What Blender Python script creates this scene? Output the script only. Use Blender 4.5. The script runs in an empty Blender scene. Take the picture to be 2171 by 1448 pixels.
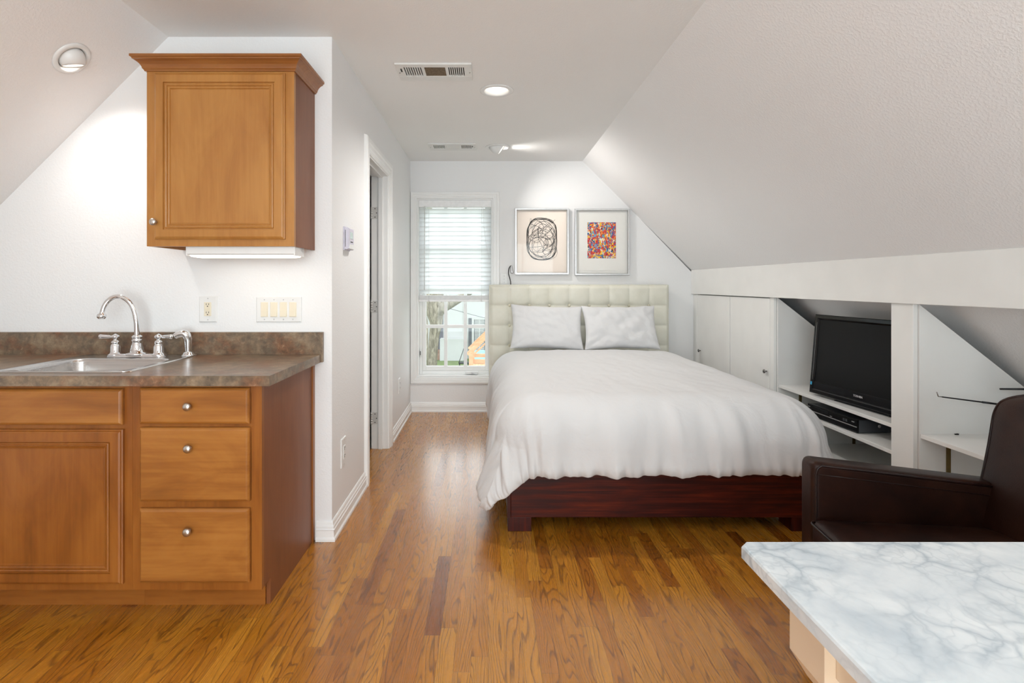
import bpy, bmesh, math, random
from math import sin, cos, pi, radians, sqrt, hypot
from mathutils import Vector, Matrix, noise, Euler

SC = bpy.context.scene
COL = SC.collection

# ------------------------------------------------------------------ camera
F_PX, VPX, VPY, W_PX, H_PX = 1125.0, 1035.0, 603.0, 2171.0, 1448.0
CAM_H = 1.255
cam = bpy.data.cameras.new('camera')
cam_o = bpy.data.objects.new('camera', cam)
COL.objects.link(cam_o)
cam_o.location = (0, 0, CAM_H)
cam_o.rotation_euler = (pi / 2, 0, 0)
cam.sensor_width = 36.0
cam.lens = 36.0 * F_PX / W_PX
cam.shift_x = (W_PX / 2 - VPX) / W_PX
cam.shift_y = (VPY - H_PX / 2) / W_PX
cam.clip_start = 0.05
cam.clip_end = 200
SC.camera = cam_o

# ------------------------------------------------------------------ sky and exposure
SKY_STRENGTH = 2.9
world = bpy.data.worlds.new('sky')
SC.world = world
world.use_nodes = True
_bg = world.node_tree.nodes['Background']
_bg.inputs[0].default_value = (0.90, 0.96, 1.0, 1)
_bg.inputs[1].default_value = SKY_STRENGTH
SC.view_settings.view_transform = 'Standard'
SC.view_settings.look = 'None'
SC.view_settings.exposure = 0.26
SC.view_settings.gamma = 1.0
SC.view_settings.use_curve_mapping = False
try:
    SC.cycles.use_denoising = True
    SC.cycles.max_bounces = 8
    SC.cycles.diffuse_bounces = 5
    SC.cycles.glossy_bounces = 4
    SC.cycles.transmission_bounces = 6
    SC.cycles.transparent_max_bounces = 12
    SC.cycles.sample_clamp_indirect = 6
    SC.cycles.caustics_reflective = False
    SC.cycles.caustics_refractive = False
except Exception:
    pass
CAN_W = 56.0          # ceiling can in view
CAN_FILL_W = 8.0     # unseen ceiling cans added behind the camera as fill
EYE_F_W = 42.0        # swivel lamp near the far wall
EYE_K_W = 17.0        # swivel lamp over the kitchen

# portals only guide the daylight through the far window
def portal(name, loc, rot, sx, sy):
    l = bpy.data.lights.new(name, 'AREA')
    l.shape = 'RECTANGLE'
    l.size, l.size_y = sx, sy
    l.cycles.is_portal = True
    o = bpy.data.objects.new(name, l)
    COL.objects.link(o)
    o.location = loc
    o.rotation_euler = rot
portal('daylight_opening', (-0.327, 5.50, 1.22), (-pi / 2, 0, 0), 0.8, 1.8)
# fill added behind the camera, standing in for daylight through an invented opening
REAR_FILL_W = 90.0
_l = bpy.data.lights.new('rear_fill', 'AREA')
_l.shape = 'RECTANGLE'; _l.size, _l.size_y, _l.energy, _l.color = 2.9, 2.2, REAR_FILL_W, (0.86, 0.945, 1.0)
_o = bpy.data.objects.new('rear_fill', _l); COL.objects.link(_o)
_o.location = (0.1, -1.86, 1.15); _o.rotation_euler = (pi / 2, 0, 0)

random.seed(7)

# ------------------------------------------------------------------ materials
def lin(h):
    h = h.lstrip('#')
    out = []
    for i in (0, 2, 4):
        c = int(h[i:i + 2], 16) / 255
        out.append(c / 12.92 if c <= 0.04045 else ((c + 0.055) / 1.055) ** 2.4)
    return (*out, 1.0)

class NT:
    def __init__(self, name):
        self.m = bpy.data.materials.new(name)
        self.m.use_nodes = True
        self.t = self.m.node_tree
        self.t.nodes.clear()
        self.out = self.t.nodes.new('ShaderNodeOutputMaterial')
    def n(self, typ, **kw):
        nd = self.t.nodes.new(typ)
        for k, v in kw.items():
            setattr(nd, k, v)
        return nd
    def put(self, sock, v):
        if v is None:
            return
        if hasattr(v, 'is_output') or isinstance(v, bpy.types.NodeSocket):
            self.t.links.new(v, sock)
        elif isinstance(v, (tuple, list)) and len(v) == 3 and sock.type == 'RGBA':
            sock.default_value = (*v, 1)
        else:
            sock.default_value = v
    def obj(self):
        return self.n('ShaderNodeTexCoord').outputs['Object']
    def math(self, op, a, b=None, c=None):
        nd = self.n('ShaderNodeMath', operation=op)
        self.put(nd.inputs[0], a)
        if b is not None: self.put(nd.inputs[1], b)
        if c is not None: self.put(nd.inputs[2], c)
        return nd.outputs[0]
    def sep(self, v):
        nd = self.n('ShaderNodeSeparateXYZ'); self.put(nd.inputs[0], v)
        return nd.outputs
    def comb(self, x=0.0, y=0.0, z=0.0):
        nd = self.n('ShaderNodeCombineXYZ')
        for i, v in enumerate((x, y, z)): self.put(nd.inputs[i], v)
        return nd.outputs[0]
    def scale(self, v, s, off=(0, 0, 0)):
        nd = self.n('ShaderNodeMapping')
        self.put(nd.inputs['Vector'], v)
        nd.inputs['Scale'].default_value = s
        nd.inputs['Location'].default_value = off
        return nd.outputs[0]
    def noise(self, v, sc, det=2.0, rough=0.5, dist=0.0, col=False):
        nd = self.n('ShaderNodeTexNoise')
        self.put(nd.inputs['Vector'], v)
        nd.inputs['Scale'].default_value = sc
        nd.inputs['Detail'].default_value = det
        nd.inputs['Roughness'].default_value = rough
        nd.inputs['Distortion'].default_value = dist
        return nd.outputs['Color' if col else 'Fac']
    def vor(self, v, sc, out='Color', feature='F1', rnd=1.0):
        nd = self.n('ShaderNodeTexVoronoi', feature=feature)
        self.put(nd.inputs['Vector'], v)
        nd.inputs['Scale'].default_value = sc
        nd.inputs['Randomness'].default_value = rnd
        return nd.outputs[out]
    def white(self, v):
        nd = self.n('ShaderNodeTexWhiteNoise', noise_dimensions='3D')
        self.put(nd.inputs['Vector'], v)
        return nd.outputs['Value']
    def ramp(self, f, stops, interp='LINEAR'):
        nd = self.n('ShaderNodeValToRGB')
        cr = nd.color_ramp
        cr.interpolation = interp
        while len(cr.elements) < len(stops): cr.elements.new(0.5)
        for e, (p, c) in zip(cr.elements, stops):
            e.position = p
            e.color = c if len(c) == 4 else (*c, 1)
        self.put(nd.inputs[0], f)
        return nd.outputs[0]
    def mix(self, f, a, b, mode='MIX'):
        nd = self.n('ShaderNodeMix', data_type='RGBA', blend_type=mode)
        self.put(nd.inputs[0], f); self.put(nd.inputs[6], a); self.put(nd.inputs[7], b)
        return nd.outputs[2]
    def bump(self, h, strength=0.2, dist=0.01, normal=None):
        nd = self.n('ShaderNodeBump')
        nd.inputs['Strength'].default_value = strength
        nd.inputs['Distance'].default_value = dist
        self.put(nd.inputs['Height'], h)
        if normal is not None: self.put(nd.inputs['Normal'], normal)
        return nd.outputs[0]
    def bsdf(self, col, rough=0.5, metal=0.0, bump=None, **kw):
        nd = self.n('ShaderNodeBsdfPrincipled')
        self.put(nd.inputs['Base Color'], col)
        self.put(nd.inputs['Roughness'], rough)
        self.put(nd.inputs['Metallic'], metal)
        if bump is not None: self.put(nd.inputs['Normal'], bump)
        for k, v in kw.items():
            self.put(nd.inputs[k.replace('_', ' ')], v)
        self.t.links.new(nd.outputs[0], self.out.inputs[0])
        return nd
    def surf(self, sh):
        self.t.links.new(sh, self.out.inputs[0])
        return self.m

M = {}
def plain(name, col, rough=0.5, metal=0.0, var=0.04, nscale=30.0, bump=0.0, **kw):
    t = NT(name)
    c = lin(col) if isinstance(col, str) else (*col, 1)
    co = t.obj()
    f = t.noise(co, nscale, 3)
    dark = tuple(x * (1 - var) for x in c[:3]); lite = tuple(min(1, x * (1 + var)) for x in c[:3])
    colr = t.ramp(f, [(0.3, dark), (0.7, lite)])
    b = t.bump(f, bump, 0.004) if bump else None
    t.bsdf(colr, rough, metal, b, **kw)
    M[name] = t.m
    return t.m

def paint(name, col, rough, strength, nscale=75.0):
    t = NT(name)
    co = t.obj()
    n1 = t.noise(co, nscale, 2.5, 0.55)
    n2 = t.noise(co, 1.3, 1)
    c = (*col, 1)
    colr = t.ramp(n2, [(0.3, tuple(x * 0.985 for x in col)), (0.7, col)])
    h = t.ramp(n1, [(0.45, (0, 0, 0)), (0.62, (1, 1, 1))])
    t.bsdf(colr, rough, 0, t.bump(h, strength, 0.002))
    M[name] = t.m
paint('wall_paint', (0.825, 0.825, 0.825), 0.6, 0.16, 110)
paint('ceiling_paint', (0.85, 0.84, 0.825), 0.7, 0.22, 110)
paint('slope_paint', (0.855, 0.845, 0.84), 0.65, 0.26, 100)
plain('trim_paint', (0.86, 0.86, 0.85), 0.32, 0, 0.015, 8, 0.02)
plain('cabinet_white', (0.83, 0.825, 0.80), 0.4, 0, 0.02, 6, 0.02)
plain('blind_rail', (0.86, 0.86, 0.86), 0.35)

# oak strip floor -----------------------------------------------------------
def oak():
    t = NT('oak_floor')
    x, y, z = t.sep(t.obj())
    PW = 0.0572
    xs = t.math('DIVIDE', x, PW)
    row = t.math('FLOOR', xs)
    fx = t.math('SUBTRACT', xs, row)
    rr = t.white(t.comb(row, 3.1, 0.7))
    rl = t.white(t.comb(row, 9.7, 4.2))
    length = t.math('MULTIPLY_ADD', rl, 0.55, 0.45)
    ys = t.math('DIVIDE', t.math('MULTIPLY_ADD', rr, 5.0, y), length)
    pc = t.math('FLOOR', ys)
    fy = t.math('SUBTRACT', ys, pc)
    rid = t.white(t.comb(row, pc, 1.5))
    rid2 = t.white(t.comb(row, pc, 7.9))
    base = t.ramp(rid, [(0.0, lin('#8a5014')), (0.05, lin('#a5691c')), (0.20, lin('#b47820')), (0.45, lin('#bd8126')),
                        (0.7, lin('#c58a2c')), (0.9, lin('#cd9434')), (1.0, lin('#ae6e22'))])
    # cathedral grain: contour lines of a long stretched noise, different on each board
    gx = t.math('MULTIPLY_ADD', rid2, 41.0, t.math('MULTIPLY', x, 15.0))
    gy = t.math('MULTIPLY_ADD', rid, 23.0, t.math('MULTIPLY', y, 1.9))
    gv = t.comb(gx, gy, t.math('MULTIPLY', rid2, 9.0))
    n = t.noise(gv, 1.0, 1.2, 0.4, 0.2)
    n2 = t.math('MULTIPLY_ADD', fx, t.math('MULTIPLY_ADD', rid, 0.40, 0.02), n)
    jit = t.noise(t.comb(t.math('MULTIPLY', x, 300.0), t.math('MULTIPLY', y, 30.0), rid), 1.0, 2)
    n3 = t.math('MULTIPLY_ADD', jit, 0.012, n2)
    rings = t.math('FRACT', t.math('MULTIPLY', n3, t.math('MULTIPLY_ADD', rid2, 9.0, 9.0)))
    line = t.ramp(rings, [(0.0, (1, 1, 1)), (0.10, (0.8, 0.8, 0.8)), (0.24, (0.12, 0.12, 0.12)), (0.88, (0, 0, 0)), (0.98, (0.75, 0.75, 0.75)), (1.0, (1, 1, 1))])
    pores = t.noise(t.comb(t.math('MULTIPLY', x, 420.0), t.math('MULTIPLY', y, 14.0), rid), 1.0, 2)
    porem = t.ramp(pores, [(0.42, (0, 0, 0)), (0.70, (1, 1, 1))])
    fine = t.noise(t.comb(t.math('MULTIPLY', x, 60.0), t.math('MULTIPLY', y, 2.2), rid), 1.0, 3)
    c1 = t.mix(t.math('MULTIPLY', line, t.math('MULTIPLY_ADD', porem, 0.35, 0.50)), base, lin('#452309'))
    c2 = t.mix(t.math('MULTIPLY', porem, 0.25), c1, lin('#6e3f16'))
    c3 = t.mix(0.20, c2, t.ramp(fine, [(0.3, (0.28, 0.12, 0.04)), (0.7, (0.75, 0.42, 0.18))]), 'OVERLAY')
    # joints
    ex = t.math('MINIMUM', fx, t.math('SUBTRACT', 1.0, fx))
    ey = t.math('MULTIPLY', t.math('MINIMUM', fy, t.math('SUBTRACT', 1.0, fy)), t.math('DIVIDE', length, PW))
    e = t.math('MINIMUM', ex, ey)
    gap = t.ramp(e, [(0.0, (1, 1, 1)), (0.022, (0, 0, 0))])
    c4 = t.mix(t.math('MULTIPLY', gap, 0.55), t.mix(0.10, c3, (0, 0, 0, 1)), lin('#3a1f0d'))
    rough = t.math('MULTIPLY_ADD', porem, 0.10, 0.25)
    h = t.math('SUBTRACT', t.math('MULTIPLY', line, -0.25), t.math('MULTIPLY', gap, 1.0))
    wav = t.noise(t.comb(t.math('MULTIPLY', x, 9.0), t.math('MULTIPLY', y, 1.1), 0.0), 1.0, 1)
    nb = t.bump(h, 0.10, 0.002)
    nb2 = t.bump(wav, 0.10, 0.01, nb)
    t.bsdf(c4, rough, 0, nb2, Coat_Weight=0.55, Coat_Roughness=0.18)
    M['oak_floor'] = t.m
oak()

def wood(name, stops, axis, fig=0.25, rough=0.35, blotch=1.0, coat=0.2, spec=0.4):
    """stained timber; grain runs along axis"""
    t = NT(name)
    co = t.obj()
    s1 = [70.0, 70.0, 70.0]; s1[axis] = 3.0
    s2 = [7.0, 7.0, 7.0]; s2[axis] = 2.2
    g = t.noise(t.scale(co, s1), 1.0, 3, 0.55)
    b = t.noise(t.scale(co, s2, (3.1, 1.7, 5.3)), 1.0, 4, 0.6, 0.8)
    f = t.math('ADD', t.math('MULTIPLY', g, fig), t.math('MULTIPLY', b, 1 - fig))
    c = t.ramp(f, stops)
    t.bsdf(c, rough, 0, t.bump(g, 0.04, 0.002), Coat_Weight=coat, Coat_Roughness=0.25, Specular_IOR_Level=spec)
    M[name] = t.m
maple = [(0.25, lin('#96602c')), (0.45, lin('#a87136')), (0.57, lin('#b07a3d')), (0.80, lin('#bd8748'))]
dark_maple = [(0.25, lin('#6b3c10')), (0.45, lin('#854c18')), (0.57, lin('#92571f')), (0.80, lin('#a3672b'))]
wood('maple_upright', maple, 2, 0.3)
wood('maple_level', maple, 0, 0.3)
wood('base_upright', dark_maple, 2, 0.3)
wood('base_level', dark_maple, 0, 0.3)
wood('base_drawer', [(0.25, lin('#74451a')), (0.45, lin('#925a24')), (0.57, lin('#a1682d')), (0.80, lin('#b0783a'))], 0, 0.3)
wood('crown_wood', [(0.25, lin('#7d4a20')), (0.45, lin('#8f5828')), (0.57, lin('#99622e')), (0.80, lin('#a56e38'))], 0, 0.3)
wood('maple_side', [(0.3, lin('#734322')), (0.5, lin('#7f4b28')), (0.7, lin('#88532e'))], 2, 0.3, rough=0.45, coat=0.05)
maho = [(0.30, lin('#1c0605')), (0.45, lin('#330c07')), (0.56, lin('#4a1509')), (0.72, lin('#64240d'))]
wood('mahogany', maho, 0, 0.62, 0.42, coat=0.0, spec=0.25)
wood('mahogany_leg', maho, 2, 0.6, 0.42, coat=0.0, spec=0.25)
wood('cedar', [(0.3, lin('#b98462')), (0.5, lin('#cf9c7a')), (0.7, lin('#dab08e'))], 0, 0.4, 0.7, coat=0)

def laminate():
    t = NT('slate_laminate')
    co = t.obj()
    a = t.noise(t.scale(co, (1, 1, 1), (0, 0, 0)), 16.0, 8, 0.72, 0.25)
    b = t.noise(t.scale(co, (1, 1, 1.4), (4.2, 1.3, 2.2)), 7.0, 5, 0.62, 0.2)
    d = t.noise(t.scale(co, (1, 1, 1), (1.2, 8.3, 0.2)), 42.0, 7, 0.75, 0.4)
    grey = t.ramp(a, [(0.30, lin('#564c40')), (0.45, lin('#716252')), (0.55, lin('#87745f')), (0.68, lin('#9d8b72'))])
    rust = t.ramp(d, [(0.35, lin('#5b4636')), (0.52, lin('#7c573f')), (0.7, lin('#976b4d'))])
    f = t.ramp(b, [(0.45, (0, 0, 0)), (0.60, (0.85, 0.85, 0.85))])
    c = t.mix(f, grey, rust)
    c = t.mix(t.ramp(d, [(0.58, (0, 0, 0)), (0.72, (0.45, 0.45, 0.45))]), c, lin('#b5a68e'))
    t.bsdf(c, 0.28, 0, t.bump(d, 0.03, 0.001))
    M['slate_laminate'] = t.m
laminate()

def marble():
    t = NT('marble')
    co = t.obj()
    w = t.noise(co, 3.2, 5, 0.6, 0.0, col=True)
    nd = t.n('ShaderNodeVectorMath', operation='MULTIPLY_ADD')
    t.put(nd.inputs[0], w); nd.inputs[1].default_value = (0.26, 0.26, 0.26); t.put(nd.inputs[2], co)
    v1 = t.vor(nd.outputs[0], 11.0, 'Distance', 'DISTANCE_TO_EDGE')
    v2 = t.vor(t.scale(nd.outputs[0], (1, 1, 1), (2.3, 0.7, 0)), 27.0, 'Distance', 'DISTANCE_TO_EDGE')
    cl = t.noise(t.scale(co, (1, 1, 1), (5, 2, 0)), 6.0, 5, 0.6, 0.6)
    m = t.noise(t.scale(co, (1, 1, 1), (9, 4, 0)), 5.0, 3)
    e1 = t.ramp(v1, [(0.0, (1, 1, 1)), (0.05, (0.45, 0.45, 0.45)), (0.16, (0, 0, 0))])
    e2 = t.ramp(v2, [(0.0, (0.8, 0.8, 0.8)), (0.07, (0.2, 0.2, 0.2)), (0.2, (0, 0, 0))])
    mm = t.ramp(m, [(0.36, (0.08, 0.08, 0.08)), (0.64, (1, 1, 1))])
    base = t.ramp(cl, [(0.3, lin('#c3cdd4')), (0.5, lin('#d8dfe3')), (0.7, lin('#e6ebed'))])
    c = t.mix(t.math('MULTIPLY', t.math('MULTIPLY', e1, mm), 0.75), base, lin('#8195a3'))
    c = t.mix(t.math('MULTIPLY', t.math('MULTIPLY', e2, mm), 0.5), c, lin('#93a3ad'))
    t.bsdf(c, 0.30)
    M['marble'] = t.m
marble()

def leather(name, c0, c1, c2, rough, bscale=260.0, bstr=0.15, spec=0.35):
    t = NT(name)
    co = t.obj()
    a = t.noise(co, 5.0, 5, 0.6, 0.4)
    g = t.vor(co, bscale, 'Distance')
    cr = t.noise(t.scale(co, (1, 1, 1), (3, 3, 3)), 14.0, 4, 0.6, 0.5)
    c = t.ramp(a, [(0.3, lin(c0)), (0.5, lin(c1)), (0.72, lin(c2))])
    n1 = t.bump(g, bstr, 0.001)
    t.bsdf(c, rough, 0, t.bump(cr, 0.12, 0.006, n1), Specular_IOR_Level=spec)
    M[name] = t.m
leather('brown_leather', '#1a0b07', '#26120b', '#382015', 0.42, spec=0.2)
leather('piping_leather', '#160908', '#1e0e0b', '#2a1510', 0.32)
leather('cream_leather', '#d5d3c4', '#dcdacc', '#e1dfd3', 0.42, 300, 0.08)
leather('cream_button', '#cfcab4', '#d6d1bd', '#dcd8c6', 0.4, 300, 0.05)

def linen(name, col):
    t = NT(name)
    co = t.obj()
    w = t.noise(t.scale(co, (1, 1, 1)), 420.0, 2)
    cr = t.noise(co, 7.0, 4, 0.55, 0.7)
    n1 = t.bump(w, 0.05, 0.0006)
    n2 = t.bump(cr, 0.45, 0.014, n1)
    t.bsdf(col, 0.85, 0, n2, Sheen_Weight=0.15)
    M[name] = t.m
linen('white_linen', (0.655, 0.655, 0.66, 1))
linen('mattress_cloth', (0.78, 0.78, 0.78, 1))

plain('chrome', (0.82, 0.83, 0.85), 0.06, 1.0, 0.01)
plain('brushed_nickel', (0.60, 0.57, 0.53), 0.28, 1.0, 0.04, 60)
plain('dark_nickel', (0.28, 0.27, 0.26), 0.25, 1.0, 0.04, 60)
def steel():
    t = NT('brushed_steel')
    co = t.obj()
    g = t.noise(t.scale(co, (3, 300, 300)), 1.0, 2)
    c = t.ramp(g, [(0.3, (0.52, 0.51, 0.50)), (0.7, (0.66, 0.65, 0.64))])
    t.bsdf(c, 0.24, 1.0, t.bump(g, 0.04, 0.0005))
    M['brushed_steel'] = t.m
steel()
plain('silver_frame', (0.66, 0.66, 0.66), 0.3, 0.85, 0.05, 40)
plain('black_plastic', (0.008, 0.008, 0.009), 0.28, Specular_IOR_Level=0.3)
plain('black_matte', (0.014, 0.014, 0.015), 0.5)
plain('tv_screen', (0.008, 0.008, 0.008), 0.35, 0, 0.02, Specular_IOR_Level=0.12)
plain('tv_bezel', (0.005, 0.005, 0.006), 0.12, Specular_IOR_Level=0.3)
plain('silver_plastic', (0.55, 0.55, 0.56), 0.3, 0.6)
plain('player_metal', (0.14, 0.15, 0.17), 0.35, 0.7)
plain('sticker_blue', lin('#36a0cc')[:3], 0.4)
plain('logo_grey', (0.75, 0.75, 0.76), 0.35, 0.3)
plain('white_plastic', (0.78, 0.78, 0.77), 0.35, 0, 0.01)
plain('cream_plastic', lin('#e6dcc6')[:3], 0.35, 0, 0.01)
plain('slot_dark', (0.03, 0.028, 0.025), 0.6)
plain('lcd', lin('#b9c9c4')[:3], 0.2)
plain('thermostat_grey', lin('#cdc9d6')[:3], 0.4)
plain('vent_paint', (0.74, 0.73, 0.71), 0.4, 0, 0.02)
plain('vent_filter', lin('#7c6c58')[:3], 0.9, 0, 0.25, 90, 0.4)
plain('vent_dark', (0.05, 0.045, 0.04), 0.8)
plain('paper_white', (0.80, 0.79, 0.75), 0.8, 0, 0.01)
plain('paper_peach', lin('#f0e4d8')[:3], 0.8, 0, 0.01)
plain('ink_black', (0.012, 0.012, 0.012), 0.7)
plain('cream_paint', lin('#e4d0b6')[:3], 0.42, 0, 0.02, 12)
plain('hinge_paint', (0.66, 0.65, 0.63), 0.35, 0.1, 0.03)
plain('brass_strip', lin('#7d6a42')[:3], 0.4, 0.7, 0.1)
plain('dark_paint', (0.07, 0.065, 0.06), 0.6)
plain('bathroom_unlit', (0.05, 0.048, 0.045), 0.7)  # the unlit room's darkness is put into the wall colour
plain('chair_black', (0.03, 0.032, 0.034), 0.5, 0.3)
plain('siding_white', (0.46, 0.47, 0.46), 0.7, 0, 0.02, 3)
plain('shutter_grey', (0.10, 0.11, 0.12), 0.7, 0, 0.1, 3)
plain('porch_shade', (0.13, 0.13, 0.15), 0.8, 0, 0.1, 2)
plain('brick_pink', lin('#a08070')[:3], 0.9, 0, 0.2, 6)
plain('pool_blue', lin('#a8d0d2')[:3], 0.6)
plain('lawn', (0.12, 0.165, 0.055), 0.95, 0, 0.35, 3, 0.5)
def bark():
    t = NT('bark')
    co = t.obj()
    a = t.noise(t.scale(co, (6, 6, 1.6)), 1.6, 6, 0.7, 0.6)
    c = t.ramp(a, [(0.3, lin('#5c564c')), (0.5, lin('#8b8477')), (0.7, lin('#b1a999'))])
    t.bsdf(c, 0.95, 0, t.bump(a, 0.8, 0.06))
    M['bark'] = t.m
bark()
def tile():
    t = NT('bath_tile')
    x, y, z = t.sep(t.obj())
    def edge(v, s):
        f = t.math('FRACT', t.math('DIVIDE', v, s))
        return t.math('MINIMUM', f, t.math('SUBTRACT', 1.0, f))
    e = t.math('MINIMUM', edge(x, 0.3), edge(y, 0.15))
    g = t.ramp(e, [(0.0, (1, 1, 1)), (0.025, (0, 0, 0))])
    c = t.mix(g, t.ramp(t.noise(t.obj(), 8, 3), [(0.3, lin('#a9a89c')), (0.7, lin('#bdbcb0'))]), lin('#6f6d64'))
    t.bsdf(c, 0.4)
    M['bath_tile'] = t.m
tile()
def glass():
    t = NT('window_glass')
    tr = t.n('ShaderNodeBsdfTransparent'); gl = t.n('ShaderNodeBsdfGlossy'); fr = t.n('ShaderNodeFresnel')
    fr.inputs[0].default_value = 1.35
    gl.inputs['Roughness'].default_value = 0.02
    tr.inputs[0].default_value = (0.98, 0.99, 0.985, 1)
    mx = t.n('ShaderNodeMixShader')
    ge = t.n('ShaderNodeNewGeometry')
    t.put(mx.inputs[0], t.math('MULTIPLY', fr.outputs[0], t.math('SUBTRACT', 1.0, ge.outputs['Backfacing'])))
    t.t.links.new(tr.outputs[0], mx.inputs[1]); t.t.links.new(gl.outputs[0], mx.inputs[2])
    M['window_glass'] = t.surf(mx.outputs[0])
glass()
def picture_glass():
    t = NT('picture_glass')
    tr = t.n('ShaderNodeBsdfTransparent'); gl = t.n('ShaderNodeBsdfGlossy')
    gl.inputs['Roughness'].default_value = 0.03
    mx = t.n('ShaderNodeMixShader'); mx.inputs[0].default_value = 0.012
    t.t.links.new(tr.outputs[0], mx.inputs[1]); t.t.links.new(gl.outputs[0], mx.inputs[2])
    M['picture_glass'] = t.surf(mx.outputs[0])
picture_glass()
def slat():
    t = NT('blind_slat')
    d = t.n('ShaderNodeBsdfPrincipled'); d.inputs['Base Color'].default_value = (0.84, 0.84, 0.84, 1); d.inputs['Roughness'].default_value = 0.4
    tr = t.n('ShaderNodeBsdfTranslucent'); tr.inputs[0].default_value = (0.95, 0.955, 0.96, 1)
    mx = t.n('ShaderNodeMixShader'); mx.inputs[0].default_value = 0.86
    t.t.links.new(d.outputs[0], mx.inputs[1]); t.t.links.new(tr.outputs[0], mx.inputs[2])
    M['blind_slat'] = t.surf(mx.outputs[0])
slat()
def emit(name, col, s):
    t = NT(name)
    e = t.n('ShaderNodeEmission'); e.inputs[0].default_value = (*col, 1); e.inputs[1].default_value = s
    M[name] = t.surf(e.outputs[0])
emit('bulb_glow', (1.0, 0.93, 0.82), 5.0)
emit('tube_glow', (1.0, 0.90, 0.78), 3.5)
def dabs():
    t = NT('colour_dabs')
    co = t.obj()
    w = t.noise(co, 28.0, 3, 0.6, 0, col=True)
    nd = t.n('ShaderNodeVectorMath', operation='MULTIPLY_ADD')
    t.put(nd.inputs[0], w); nd.inputs[1].default_value = (0.075, 0, 0.075)
    rot = t.n('ShaderNodeMapping'); t.put(rot.inputs[0], co); rot.inputs['Rotation'].default_value = (0, 0.5, 0); rot.inputs['Scale'].default_value = (1.1, 1, 0.6)
    t.put(nd.inputs[2], rot.outputs[0])
    v = t.vor(nd.outputs[0], 78.0, 'Color')
    f = t.sep(v)[0]
    big = t.noise(co, 13.0, 1)
    ff = t.math('FRACT', t.math('MULTIPLY_ADD', big, 1.1, f))
    c = t.ramp(ff, [(0.0, lin('#c8261f')), (0.18, lin('#1f5d9a')), (0.34, lin('#f0c21a')), (0.48, lin('#e8e2d6')), (0.56, lin('#e0662a')),
                    (0.68, lin('#2a2730')), (0.75, lin('#5fa6c8')), (0.86, lin('#b8182c')), (0.94, lin('#f2a93a'))], 'CONSTANT')
    t.bsdf(c, 0.6)
    M['colour_dabs'] = t.m
dabs()

# ------------------------------------------------------------------ mesh helpers
def wl(o):
    p = Vector((0, 0, 0))
    while o is not None:
        p = p + o.location
        o = o.parent
    return p

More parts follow.
